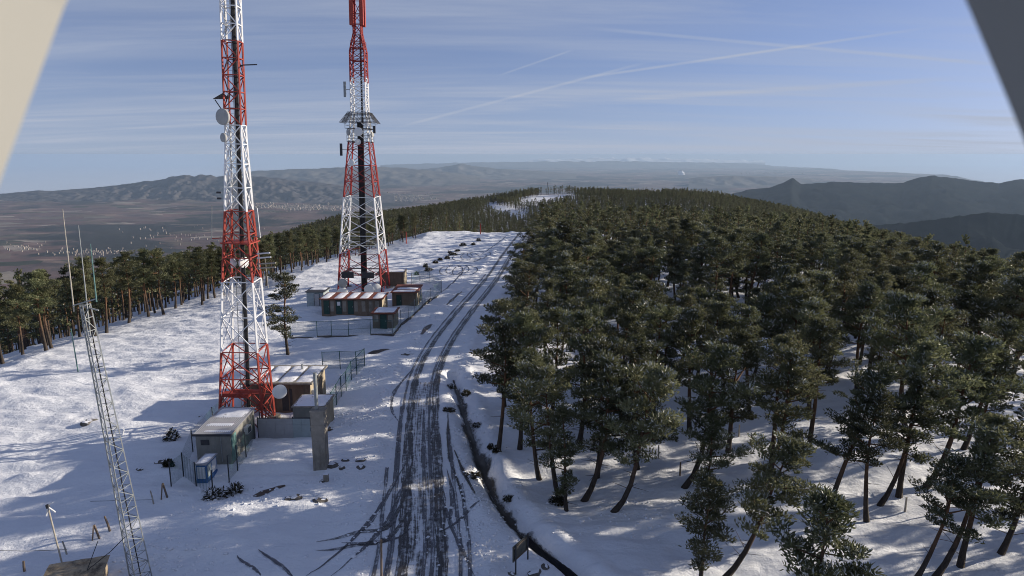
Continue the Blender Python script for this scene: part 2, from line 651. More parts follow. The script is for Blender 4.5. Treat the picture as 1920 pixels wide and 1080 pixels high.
# ------------------------------------------------------------------ terrain
ROWS = [
    (-80, [(-300, -100), (-140, -36), (-90, -12), (-70, -4), (-54, 0), (-20, 0), (55, 0), (75, -2), (110, -9), (160, -22), (260, -52), (500, -150)]),
    (70, [(-300, -100), (-140, -36), (-90, -12), (-70, -4), (-54, -.2), (-20, 0), (52, 0), (75, -3), (110, -10), (160, -24), (260, -52), (500, -150)]),
    (130, [(-300, -95), (-150, -35), (-80, -11), (-58, -4), (-40, -.2), (-20, 0), (50, 0), (75, -3), (97, -8.5), (130, -17), (180, -31), (260, -55), (500, -140)]),
    (200, [(-300, -84), (-160, -32), (-70, -11), (-45, -5), (-24, 0), (0, 0), (25, 0), (50, -2), (83, -4), (114, -10), (150, -20), (200, -34), (300, -60), (600, -170)]),
    (222, [(-300, -84), (-160, -34), (-70, -17), (-24, -10), (0, -9), (14, -7), (30, -6), (60, -6), (92, -9), (126, -14), (180, -27), (300, -60), (600, -172)]),
    (300, [(-400, -110), (-200, -42), (-100, -33), (0, -30), (30, -23), (60, -15), (90, -13), (124, -14), (171, -22), (224, -36), (350, -66), (700, -200)]),
    (400, [(-450, -130), (-240, -60), (-190, -45), (-80, -42), (20, -40), (60, -33), (100, -26), (165, -22), (228, -31), (299, -52), (450, -90), (800, -220)]),
    (600, [(-500, -160), (-260, -72), (-147, -38), (-50, -36), (40, -35), (120, -33), (174, -27), (248, -32), (330, -58), (400, -80), (800, -240)]),
    (750, [(-500, -170), (-300, -92), (-150, -46), (-60, -31), (20, -17.5), (60, -15.5), (120, -19), (165, -20), (217, -23), (330, -48), (500, -115), (900, -280)]),
    (900, [(-600, -230), (-200, -90), (0, -45), (60, -38), (150, -38), (300, -70), (900, -320)]),
    (1500, [(-900, -380), (0, -220), (150, -210), (900, -430)]),
    (2600, [(-1200, -650), (0, -480), (1200, -650)]),
    (4600, [(-1200, -1010), (1200, -1010)]),
    (6000, [(-1200, -1030), (1200, -1030)]),
]
ROWY = np.array([r[0] for r in ROWS], float)


def base_h(x, y):
    x, y = np.asarray(x, float), np.asarray(y, float)
    zs = []
    for _, pts in ROWS:
        p = [(-3800, -1030), (-1700, -640)] + pts + [(1700, -640), (3800, -1030)]
        zs.append(np.interp(x, [q[0] for q in p], [q[1] for q in p]))
    zs = np.array(zs)
    k = np.clip(np.searchsorted(ROWY, y) - 1, 0, len(ROWY) - 2)
    t = np.clip((y - ROWY[k]) / (ROWY[k + 1] - ROWY[k]), 0, 1)
    t = np.where(y > 215, t, t * t * (3 - 2 * t))
    idx = np.indices(x.shape)
    return zs[(k, *idx)] * (1 - t) + zs[(k + 1, *idx)] * t


def seg_dist(x, y, pts):
    d = np.full(np.shape(x), 1e9)
    for (ax, ay), (bx, by) in zip(pts[:-1], pts[1:]):
        L2 = (bx - ax) ** 2 + (by - ay) ** 2 + 1e-9
        t = np.clip(((x - ax) * (bx - ax) + (y - ay) * (by - ay)) / L2, 0, 1)
        d = np.minimum(d, np.hypot(x - ax - t * (bx - ax), y - ay - t * (by - ay)))
    return d


def smooth_path(pts, n=8):
    """Catmull-Rom through 2-D points"""
    p = [np.array(q, float) for q in pts]
    p = [2 * p[0] - p[1]] + p + [2 * p[-1] - p[-2]]
    out = []
    for i in range(1, len(p) - 2):
        for k in range(n):
            t = k / n
            out.append(0.5 * (2 * p[i] + (p[i + 1] - p[i - 1]) * t + (2 * p[i - 1] - 5 * p[i] + 4 * p[i + 1] - p[i + 2]) * t * t
                              + (3 * p[i] - p[i - 1] - 3 * p[i + 1] + p[i + 2]) * t ** 3))
    out.append(p[-2])
    return [tuple(q) for q in out]


ROAD = smooth_path([(-3.6, 8), (-4.3, 20)] + [G0(*p) for p in ((790, 1075), (793, 960), (792, 850), (793, 770), (803, 700), (832, 640), (868, 590), (905, 545), (928, 515), (950, 480), (968, 455), (982, 437))] + [(5.5, 222)], 8)
DITCH = smooth_path([G0(*p) for p in ((850, 700), (862, 740), (880, 800), (905, 870), (930, 925), (962, 970), (1010, 1018), (1085, 1075))] + [(6.5, 28)], 8)


def h(x, y):
    x, y = np.asarray(x, float), np.asarray(y, float)
    z = base_h(x, y)
    dr = seg_dist(x, y, ROAD)
    dd = seg_dist(x, y, DITCH)
    calm = np.clip((dr - 2.5) / 6.0, 0.12, 1.0)
    near = np.clip((330 - np.hypot(x, y)) / 120.0, 0, 1)
    drift = 0.55 * fbm(x * 0.06, y * 0.10, 3) + 0.34 * fbm(x * 0.16 + 40, y * 0.42, 3) + 0.22 * fbm(x * 0.5, y * 1.15, 3) + 0.07 * fbm(x * 1.3 + 7, y * 1.6, 1)
    z = z + drift * calm * near
    z = z + near * 0.28 * np.exp(-((dr - 3.6) / 0.8) ** 2) * (0.7 + vnoise(x * .5, y * .5))
    z = z - 0.85 * np.exp(-(dd / 0.55) ** 2) + 0.22 * np.exp(-((dd - 1.5) / 0.6) ** 2)
    far = np.clip((np.hypot(x, y) - 250) / 500.0, 0, 1)
    z = z + far * 6 * fbm(x * 0.008, y * 0.008, 3)
    return z


def hz(x, y):
    return float(h(np.array([x]), np.array([y]))[0])


def H1(px, py, step=0.5):
    """Where the ray through a photograph pixel meets the bare terrain."""
    d = ray(px, py)
    d = d / np.linalg.norm(d[:2])
    t = np.concatenate([np.arange(15, 260, step), np.arange(260, 1500, 3.0)])
    zz = CAMZ + d[2] * t - base_h(d[0] * t, d[1] * t)
    k = np.argmax(zz < 0)
    return float(d[0] * t[k]), float(d[1] * t[k])


def axis_pts(fine0, fine1, fs, lo, hi, g=1.10, cap=400.0):
    a = list(np.arange(fine0, fine1 + fs / 2, fs))
    s, v, up = fs, fine1, []
    while v < hi:
        s = min(s * g, cap)
        v += s
        up.append(min(v, hi))
    s, v, dn = fs, fine0, []
    while v > lo:
        s = min(s * g, cap)
        v -= s
        dn.append(max(v, lo))
    return np.array(dn[::-1] + a + up)


def grid_mesh(name, X, Y, Z, mats):
    ny, nx = X.shape
    v = np.stack([X, Y, Z], -1).reshape(-1, 3)
    i = np.arange(nx * ny).reshape(ny, nx)
    q = np.stack([i[:-1, :-1], i[:-1, 1:], i[1:, 1:], i[1:, :-1]], -1).reshape(-1, 4)
    return fast_mesh(name, v, q, mats, smooth=True)


ax = axis_pts(-58, 40, 0.30, -3800, 3800, 1.07)
ay_ = np.concatenate([axis_pts(26, 100, 0.30, -80, 100, 1.15), np.arange(100.45, 205, 0.6)])
s, v_, ex = 0.6, ay_[-1], []
while v_ < 6000:
    s = min(s * 1.05, 200)
    v_ += s
    ex.append(v_)
ay_ = np.concatenate([ay_, ex])
GX, GY = np.meshgrid(ax, ay_)
ground = link('ground', grid_mesh('ground', GX, GY, h(GX, GY), [M['ground']]))
ground['kind'] = 'structure'


def strip(name, pts, width, material, lift=0.03, kind='structure', nw=None, wv=None, parent=None, jitter=0.0, level=None):
    """A sheet laid on the terrain along a path; UV x across 0..1, y along in metres."""
    P = np.array(pts, float)
    seg = np.hypot(*np.diff(P, axis=0).T)
    s = np.concatenate([[0], np.cumsum(seg)])
    n = max(3, int(s[-1] / 0.35))
    t = np.linspace(0, s[-1], n)
    cx_, cy_ = np.interp(t, s, P[:, 0]), np.interp(t, s, P[:, 1])
    dx, dy = np.gradient(cx_), np.gradient(cy_)
    L = np.hypot(dx, dy)
    nx_, ny_ = dy / L, -dx / L
    W = width if wv is None else np.interp(np.linspace(0, 1, n), np.linspace(0, 1, len(wv)), wv)
    nw = nw or max(3, int(np.max(W) / 0.3) + 1)
    if jitter:
        W = W * (1 + jitter * fbm(t * 0.8, t * 0 + 3.3, 3))
    u = np.linspace(0, 1, nw)
    X = cx_[:, None] + nx_[:, None] * ((u - .5)[None, :] * np.reshape(W, (-1, 1)) if np.ndim(W) else (u - .5)[None, :] * W)
    Y = cy_[:, None] + ny_[:, None] * ((u - .5)[None, :] * np.reshape(W, (-1, 1)) if np.ndim(W) else (u - .5)[None, :] * W)
    Z = h(X, Y) + lift if level is None else np.full(X.shape, level)
    me = grid_mesh(name, X, Y, Z, [material])
    uvl = me.uv_layers.new(name='UVMap')
    vi = np.empty(len(me.loops), dtype=np.int32)
    me.loops.foreach_get('vertex_index', vi)
    uu = np.stack([np.tile(u, n), np.repeat(t, nw)], -1)
    uvl.data.foreach_set('uv', uu[vi].astype(np.float32).ravel())
    o = link(name, me, parent)
    if kind and parent is None:
        o['kind'] = kind
    return o


def offset_path(pts, d):
    P = np.array(pts, float)
    g = np.gradient(P, axis=0)
    L = np.hypot(g[:, 0], g[:, 1])[:, None]
    return [tuple(q) for q in P + np.stack([g[:, 1], -g[:, 0]], -1) / L * d]


# the road: driven slush with two clear ruts, widening towards the camera
near_road = [p for p in ROAD if p[1] < 66]
strip('road', near_road, 5.0, M['slush'], 0.035, wv=[6.2, 6.0, 5.0, 4.0, 3.4, 3.0])
for k, d in enumerate((-1.08, 1.08)):
    strip('wheel_rut', offset_path(ROAD, d), 1.1, M['rut'], 0.05, wv=[1.15, 1.0, .9, .85, .9, 1.0], jitter=.5)
for k, (d, y1) in enumerate(((-1.9, 60), (.1, 58), (2.1, 52), (2.6, 44), (-2.5, 47), (0.55, 200), (-1.75, 130))):
    strip('tyre_track', offset_path([p for p in ROAD if p[1] < y1], d), .45, M['tyre'], 0.055 + .004 * k, jitter=.6)
TR = [
    [(762, 868), (740, 905), (700, 975), (640, 1035), (575, 1085)],
    [(770, 880), (752, 920), (728, 975), (670, 1045), (620, 1085)],
    [(760, 930), (730, 985), (690, 1000), (650, 1008), (592, 1018)],
    [(765, 960), (735, 1005), (700, 1020), (650, 1030), (592, 1036)],
    [(485, 1038), (515, 1060), (550, 1090)],
    [(445, 1048), (470, 1070), (490, 1090)],
    [(770, 990), (745, 1010), (680, 1024), (640, 1020)],
    [(820, 1000), (850, 985), (882, 960), (910, 950)],
    [(838, 880), (848, 930), (842, 990)],
    [(812, 900), (840, 970), (870, 1040), (890, 1085)],
    [(755, 800), (735, 770), (740, 735), (775, 690)],
    [(808, 560), (850, 530), (875, 500)],
    [(900, 480), (935, 455), (955, 440)],
]
for k, t in enumerate(TR):
    strip('tyre_track', smooth_path([G0(*p) for p in t], 6), 0.62, M['tyre'] if k not in (2, 3) else M['rut'], 0.02 + 0.004 * (k % 5), wv=[.05, .45, .62, .66, .5, .05], jitter=0.7)
# loops where a vehicle turned in the far clearing
for k, (px, py, r) in enumerate(((862, 482, 2.8), (875, 484, 3.0), (888, 481, 2.8), (898, 478, 2.6), (858, 506, 2.2), (872, 508, 2.4), (846, 507, 2.2))):
    cx_, cy_ = G0(px, py)
    strip('tyre_track', [(cx_ + r * math.cos(a), cy_ + 2.2 * r * math.sin(a)) for a in np.linspace(0.4 * k, 0.4 * k + 5.9, 40)], 0.42, M['tyre'], 0.02 + .004 * k)
strip('ditch_bed', DITCH, 1.9, M['mud'], 0.10, wv=[.8, 1.8, 3.0, 3.4, 3.2, 2.2, 1.9, 1.3, .9], jitter=1.2)
wp = [p for p in DITCH if 31 < p[1] < 38]
strip('ditch_water', wp, 0.62, M['water'], kind='structure', jitter=0.6, level=-0.50)
strip('earth_bank', smooth_path([G0(*p) for p in ((840, 780), (842, 850), (858, 905), (872, 945))], 6), 1.0, M['mud'], 0.045, wv=[.3, 1.1, .9, .5], jitter=0.8)
strip('earth_bank', smooth_path([G0(*p) for p in ((852, 850), (868, 890), (890, 935))], 6), .8, M['mud'], 0.055, wv=[.3, 1.0, .5], jitter=0.8)
for pts, w in (([(478, 940), (500, 925), (535, 915)], 1.9), ([(690, 662), (705, 660), (730, 655)], 3.2), ([(790, 630), (800, 618), (810, 610)], 1.4),
               ([(838, 575), (852, 560), (866, 548)], 0.9), ([(752, 668), (775, 665)], .5), ([(586, 941), (612, 940)], .55), ([(545, 938), (560, 936)], .6),
               ([(608, 880), (635, 876)], .9), ([(668, 868), (686, 866)], .5), ([(672, 880), (680, 876)], .7), ([(610, 812), (626, 806)], .8)):
    strip('bare_earth_patch', smooth_path([G0(*p) for p in pts], 8), w, M['earth'], 0.03, wv=[w * .4, w, w * .8, w * .3], jitter=0.9)
# hill road seen beyond the dip
for pts, w in (([(905, 384), (935, 391), (982, 405)], 9), ([(968, 379), (995, 370), (1020, 363), (1060, 363), (1095, 368)], 8)):
    pass

# ------------------------------------------------------------------ far land: plain, hills, ranges
def plain_mat_land():
    m, nt, b = mat('farmland')
    v = coord(nt)
    vo = N(nt, 'ShaderNodeTexVoronoi', Scale=0.0026, Randomness=1.0)
    mp = nt.nodes.new('ShaderNodeMapping')
    mp.inputs['Rotation'].default_value = (0, 0, 0.5)
    mp.inputs['Scale'].default_value = (1, 1.7, 1)
    nt.links.new(v, mp.inputs[0])
    nt.links.new(mp.outputs[0], vo.inputs['Vector'])
    hsv = nt.nodes.new('ShaderNodeSeparateColor')
    nt.links.new(vo.outputs['Color'], hsv.inputs[0])
    fields = ramp(nt, hsv.outputs[0], [(0.0, (0.13, 0.090, 0.085)), (0.3, (0.20, 0.13, 0.115)), (0.5, (0.15, 0.115, 0.11)), (0.7, (0.28, 0.20, 0.165)), (0.86, (0.06, 0.065, 0.04)), (1.0, (0.44, 0.37, 0.31))])
    wood = ramp(nt, noise(nt, 0.00035, 8, 0.65, v), [(0.50, 0.0), (0.56, 1.0)])
    c = mixc(nt, wood, fields, (0.050, 0.050, 0.048))
    fine = noise(nt, 0.008, 8, 0.75, v)
    c = mixc(nt, 0.45, c, ramp(nt, fine, [(0.35, 0.25), (0.7, 1.0)]), 'MULTIPLY')
    nt.links.new(c, b.inputs['Base Color'])
    b.inputs['Specular IOR Level'].default_value = 0.0
    b.inputs['Roughness'].default_value = 1.0
    return m


M['land'] = plain_mat_land()


def slope_mat(name, lo, hi, scale, snow=None):
    m, nt, b = mat(name)
    v = coord(nt)
    c = ramp(nt, noise(nt, scale, 9, 0.7, v), [(0.32, lo), (0.68, hi)])
    if snow is not None:
        geo = nt.nodes.new('ShaderNodeNewGeometry')
        sp = nt.nodes.new('ShaderNodeSeparateXYZ')
        nt.links.new(geo.outputs['Position'], sp.inputs[0])
        zz = mth(nt, 'ADD', sp.outputs[2], mth(nt, 'MULTIPLY', noise(nt, scale * 3, 6, 0.7, v), 300.0))
        mr = nt.nodes.new('ShaderNodeMapRange')
        mr.inputs[1].default_value = snow
        mr.inputs[2].default_value = snow + 120
        nt.links.new(zz, mr.inputs[0])
        c = mixc(nt, mr.outputs[0], c, (0.8, 0.82, 0.85))
    nt.links.new(c, b.inputs['Base Color'])
    b.inputs['Specular IOR Level'].default_value = 0.0
    b.inputs['Roughness'].default_value = 1.0
    return m


# plain: a fan that reaches farther where the view is open
pxs = np.linspace(-700, 2700, 420)
far = np.interp(pxs, [-700, 0, 420, 520, 700, 730, 900, 1350, 1430, 1560, 1650, 1760, 1850, 1920, 2700], [14500, 16800, 19000, 30000, 50000, 60000, 71000, 71000, 66000, 49000, 43000, 36000, 25000, 18000, 14000])
vv = np.linspace(0, 1, 300) ** 2.2
PX, VV = np.meshgrid(pxs, vv)
FY = 2600 + (np.tile(far, (len(vv), 1)) - 2600) * VV
LX = (PX - 960) / 1300 * FY
LZ = -1000 + 70 * fbm(LX * 0.0004, FY * 0.0004, 5) + 60 * np.maximum(0, fbm(LX * 0.0011 + 9, FY * 0.0011, 4))
plain = link('valley_plain', grid_mesh('valley_plain', LX, FY, LZ, [M['land']]))
plain['kind'] = 'structure'


def ridge(name, sky, Y0, front, back, base, material, rough=0.10, seed=0.0, nv=46, fscale=1.0, lump=0.6):
    """A range whose crest shows at the given photograph skyline, at forward distance Y0, with slopes before and behind."""
    sx = [p[0] for p in sky]
    px = np.linspace(sx[0], sx[-1], int((sx[-1] - sx[0]) / 3) + 2)
    py = np.interp(px, sx, [p[1] for p in sky])
    crest = np.array([at_y(a, b, Y0)[2] for a, b in zip(px, py)])
    v = np.concatenate([np.linspace(-1, 0, nv), np.linspace(0.06, 1, nv // 3)])
    Pg, V = np.meshgrid(px, v)
    C = np.tile(crest, (len(v), 1))
    Yg = Y0 + np.where(V < 0, V * front, V * back)
    Xg = (Pg - 960) / 1308.0 * Yg
    prof = np.clip(1 - np.abs(V), 0, 1)
    prof = prof ** 1.25
    s = 1.0 / (front * 0.33) * fscale
    rid = 0.55 - np.abs(fbm(Xg * s + seed, Yg * s + seed, 5)) * 1.6
    bump_ = fbm(Xg * s * 2.3 + 3 + seed, Yg * s * 1.6, 5)
    Ht = np.maximum(C - base, 5)
    edge = np.clip(np.abs(V) * 4, 0, 1) * np.clip((1 - np.abs(V)) * 5, 0, 1)
    Z = base + Ht * prof + lump * Ht * edge * (0.34 * rid + 0.30 * bump_ - 0.05)
    Z += (1 - edge) * np.where(np.abs(V) < 0.3, 1, 0) * Ht * rough * fbm(Pg * 0.09 + seed, V * 6, 4)
    o = link(name, grid_mesh(name, Xg, Yg, Z, [material]))
    o['kind'] = 'structure'
    return o


M['sl_left'] = slope_mat('scrub_slopes', (0.045, 0.046, 0.05), (0.13, 0.115, 0.11), 0.0012)
M['sl_far'] = slope_mat('far_slopes', (0.09, 0.085, 0.08), (0.17, 0.15, 0.13), 0.0006)
M['sl_snow'] = slope_mat('snow_range', (0.16, 0.16, 0.17), (0.25, 0.25, 0.26), 0.0004, -640)
M['sl_right'] = slope_mat('wooded_slopes', (0.005, 0.009, 0.011), (0.022, 0.024, 0.024), 0.0016)

ridge('mountains', [(985, 302), (1020, 297), (1060, 299), (1100, 297), (1180, 295.5), (1240, 297.5), (1300, 296.5), (1360, 299), (1430, 302)], 69000, 6000, 2500, -1000, M['sl_snow'], 0.30, 3.0, 30)
ridge('mountains', [(715, 310), (740, 308), (830, 306), (900, 304), (1000, 303), (1150, 302), (1300, 304), (1400, 307), (1440, 310)], 60000, 5000, 5000, -1000, M['sl_far'], 0.20, 8.0, 30)
ridge('mountains', [(400, 333), (468, 323), (485, 320), (560, 317), (640, 314), (700, 312), (760, 315), (820, 321), (900, 330)], 27000, 3500, 5000, -1000, M['sl_far'], 0.05, 5.0)
ridge('hills', [(660, 326), (720, 322), (780, 319), (830, 313), (862, 307), (890, 311), (930, 316), (1000, 320), (1080, 326)], 33000, 3000, 4500, -1000, M['sl_far'], 0.06, 2.0)
ridge('mountains', [(-420, 420), (-120, 385), (0, 364), (30, 361), (75, 357), (100, 358), (135, 355), (200, 350), (262, 342), (275, 340), (300, 338), (330, 330), (350, 328), (368, 331), (386, 327), (410, 331), (440, 330), (470, 330), (520, 334), (580, 340), (660, 350), (740, 364)], 17000, 1900, 1800, -1010, M['sl_left'], 0.05, 1.0, 70, 2.2, 0.6)
ridge('hills', [(1290, 334), (1320, 331), (1370, 329), (1400, 331), (1450, 331), (1520, 336)], 24000, 2000, 2500, -1000, M['sl_far'], 0.05, 6.0, 24)
ridge('mountains', [(1340, 372), (1400, 356), (1440, 352), (1460, 345), (1483, 334), (1500, 345), (1520, 344), (1560, 341), (1640, 343), (1690, 343), (1712, 334), (1740, 329), (1775, 333), (1830, 341), (1870, 343), (1900, 337), (1960, 335), (2100, 342), (2500, 380)], 9500, 3800, 2500, -900, M['sl_right'], 0.02, 4.0, 80, 1.8, 0.55)
ridge('mountains', [(1480, 470), (1600, 425), (1700, 418), (1760, 412), (1820, 402), (1870, 398), (1920, 404), (2000, 395), (2200, 400), (2500, 430)], 4200, 1500, 900, -800, M['sl_right'], 0.02, 9.0, 60, 1.4, 0.4)

# towns on the plain: pale houses, too far to tell apart
def town(label, cx_px, cy_px, wpx, hpx, n, size):
    mb = MB()
    for _ in range(n):
        px = cx_px + random.gauss(0, wpx / 2.2)
        py = cy_px + random.gauss(0, hpx / 2.2)
        d = ray(px, py)
        if d[2] > -30:
            continue
        t = (-1000 - CAMZ) / d[2]
        x, y = d[0] * t, d[1] * t
        w, dd, hh = size * random.uniform(.5, 1.6), size * random.uniform(.5, 1.3), size * random.uniform(.3, .7)
        mb.box(x - w, x + w, y - dd, y + dd, -1020, -975 + 50 * float(fbm(np.array([x * .0004]), np.array([y * .0004]), 5)[0]) + hh)
    o = mb.build('distant_town', M['house'])
    o['kind'] = 'stuff'
    o['label'] = label
    o['category'] = 'town'


town('pale town spread on the plain between the two lattice towers', 560, 392, 110, 9, 420, 15)
town('small pale town behind the far lattice tower on the plain', 745, 371, 70, 7, 200, 16)
town('village on the plain above the three thin whip antennas', 205, 478, 120, 7, 160, 4.5)
town('village at the left edge of the plain', 40, 470, 60, 9, 40, 4.5)
town('scattered pale houses low on the plain near the ridge', 330, 448, 150, 30, 60, 5)
town('faint town far out on the plain beyond the hill road', 1430, 325, 60, 2, 50, 30)

# ------------------------------------------------------------------ pines
def pine_data(seed, Ht, cb, Rad, bend, frost, far=False):
    """Returns trunk MB, crown arrays (verts, quads, midx)."""
    g = np.random.default_rng(seed)
    tr = MB()
    ph = g.uniform(0, 6.28)
    n = 9
    ts = np.linspace(0, 1, n)
    # sweep at the foot from snow creep, slight wander above
    sx = bend * (1 - np.exp(-ts * 5)) + 0.25 * np.sin(ts * 5 + ph) * ts
    sy = 0.22 * np.sin(ts * 4 + ph * 2) * ts
    path = [(float(sx[i]), float(sy[i]), float(-0.3 + ts[i] * (Ht + 0.1))) for i in range(n)]
    r0 = 0.017 * Ht + 0.03
    tr.tube(path, [r0 * (1 - 0.86 * t) * (1.25 if i == 0 else 1) for i, t in enumerate(ts)], 5 if far else 7)

    def trunk_at(t):
        return np.array([np.interp(t, ts, sx), np.interp(t, ts, sy), t * Ht])
    cl = []
    nl = 13 if far else 22
    az = g.uniform(0, 6.28)
    az0, asym = g.uniform(0, 6.28), g.uniform(.12, .42)
    tiers = g.uniform(2.6, 4.6)
    for i in range(nl):
        f = (i + g.uniform(0, .8)) / nl
        t = cb + (0.985 - cb) * f
        az += 2.4 + g.normal(0, 0.35)
        L = Rad * (0.55 + 0.62 * math.sin(min(1, f * 1.35 + .12) * math.pi * .62)) * (1.0 - 0.78 * max(0, f - .42) / .58) * g.uniform(0.45, 1.32) * (1 + asym * math.cos(az - az0)) * (.78 + .34 * math.cos(f * tiers * 6.28))
        if g.random() < 0.16 and f < .75:
            L *= 0.4
        el = g.uniform(-0.15, 0.38) + 0.6 * f
        p0 = trunk_at(t)
        d = np.array([math.cos(az) * math.cos(el), math.sin(az) * math.cos(el), math.sin(el)])
        p1 = p0 + d * L * 0.55
        p2 = p0 + d * L + np.array([0, 0, 0.16 * L])
        if not far:
            tr.tube([p0, p1, p2], [0.055 * (1 - .6 * f) * L / 2 + .012, 0.03, 0.012], 4, cap=False)
        elif i % 3 == 0:
            tr.tube([p0, p2], [0.05, 0.02], 3, cap=False)
        nc = max(1, int(round(L * (1.2 if far else 1.9))))
        for k in range(nc + 1):
            s_ = 0.44 + 0.60 * (k + g.uniform(0, .6)) / (nc + .6)
            pt = (p0 + (p1 - p0) * s_ / .55) if s_ < .55 else (p1 + (p2 - p1) * (s_ - .55) / .45)
            side = np.array([-d[1], d[0], 0]) * g.normal(0, 0.30 * L * min(1, s_ + .2)) * .75
            cl.append((pt + side + np.array([0, 0, g.uniform(0, .18)]), 0.26 + 0.34 * g.random()))
    top = trunk_at(0.97)
    for _ in range(3 if far else 6):
        cl.append((top + g.normal(0, .24, 3) * np.array([1, 1, .9]), 0.32))
    # dead stubs below the crown
    if not far:
        for _ in range(6):
            t = g.uniform(cb * .45, cb)
            a = g.uniform(0, 6.28)
            p0 = trunk_at(t)
            L = g.uniform(.4, 1.3)
            tr.tube([p0, p0 + np.array([math.cos(a) * L, math.sin(a) * L, L * g.uniform(-.1, .4)])], [.028, .008], 3, cap=False)
    V, MI = [], []
    nt = 13 if far else 62
    for c, r in cl:
        fro = g.random() < 0.55
        m = int(nt * (0.7 + 0.7 * g.random()))
        dd = g.normal(0, 1, (m, 3))
        dd /= np.linalg.norm(dd, axis=1)[:, None] + 1e-9
        pos = c + dd * np.array([r * 1.35, r * 1.35, r * .50]) * (g.uniform(.12, 1.0, (m, 1)) ** .45)
        out = (pos - c) / r + np.array([0, 0, 0.75]) + g.normal(0, .55, (m, 3))
        out /= np.linalg.norm(out, axis=1)[:, None] + 1e-9
        for rep in range(2):
            a = np.cross(out, g.normal(0, 1, (m, 3)))
            a /= np.linalg.norm(a, axis=1)[:, None] + 1e-9
            ln = (0.36 if far else 0.25) * g.uniform(.6, 1.3, (m, 1))
            wd = (0.13 if far else 0.042) * g.uniform(.7, 1.3, (m, 1))
            q = np.stack([pos - out * ln * .35, pos + a * wd + out * ln * .2, pos + out * ln * .75, pos - a * wd + out * ln * .2], 1)
            V.append(q.reshape(-1, 3))
            fr = (g.random(m) < (frost if fro else frost * .2)) & (pos[:, 2] > c[2] - .05)
            MI.append(fr.astype(np.int32))
    V = np.concatenate(V)
    MI = np.concatenate(MI)
    Q = np.arange(len(V)).reshape(-1, 4)
    return tr, V, Q, MI


KINDS = []          # (trunk mesh, crown mesh, height)
SPEC = [  # height, crown base, radius, bend, frost
    (10.2, .44, 2.0, .5, .16), (9.4, .42, 1.8, .9, .18), (11.0, .48, 2.1, -.4, .13), (8.6, .38, 1.75, 1.2, .18), (10.6, .52, 1.9, .2, .15),
    (9.8, .40, 2.2, .7, .2), (7.4, .26, 1.7, .3, .18), (5.6, .16, 1.6, .2, .2),
    (10.4, .46, 1.9, .2, .0), (9.6, .52, 1.75, -.2, .0), (11.2, .5, 2.1, .3, .0), (8.8, .40, 1.9, 0.1, .0), (9.0, .30, 2.7, .2, .02),
    (9.6, .17, 2.2, .3, .15), (10.2, .22, 2.3, .6, .15), (9.0, .12, 2.1, 1.0, .12)]
for k, (a, b_, c_, d_, e_) in enumerate(SPEC):
    tr, V, Q, MI = pine_data(100 + k, a, b_, c_ * 1.16, d_, e_)
    KINDS.append((tr.mesh('pine_trunk', M['bark'], True), fast_mesh('pine_crown', V, Q, [M['needle'], M['frost']], MI), a))
FROSTY, CLEAN, BUSHY = [0, 1, 2, 3, 4, 5], [8, 9, 10, 11], [6, 7]


def put_pine(x, y, kind, height, rz, label, group=None, tilt=0.0, tdir=0.0, z=None):
    tm, cm, h0 = KINDS[kind]
    z = hz(x, y) if z is None else z
    o = thing('pine_tree', label, 'pine tree', (x, y, z), 0, group)
    s_ = height / h0
    o.scale = (s_ * random.uniform(.93, 1.12), s_ * random.uniform(.93, 1.12), s_)
    o.rotation_mode = 'QUATERNION'
    q = Matrix.Rotation(tilt, 4, Vector((-math.sin(tdir), math.cos(tdir), 0))) @ Matrix.Rotation(rz, 4, 'Z')
    o.rotation_quaternion = q.to_quaternion()
    link('trunk', tm, o)
    link('crown', cm, o)
    return o


TREES = []        # occupied spots

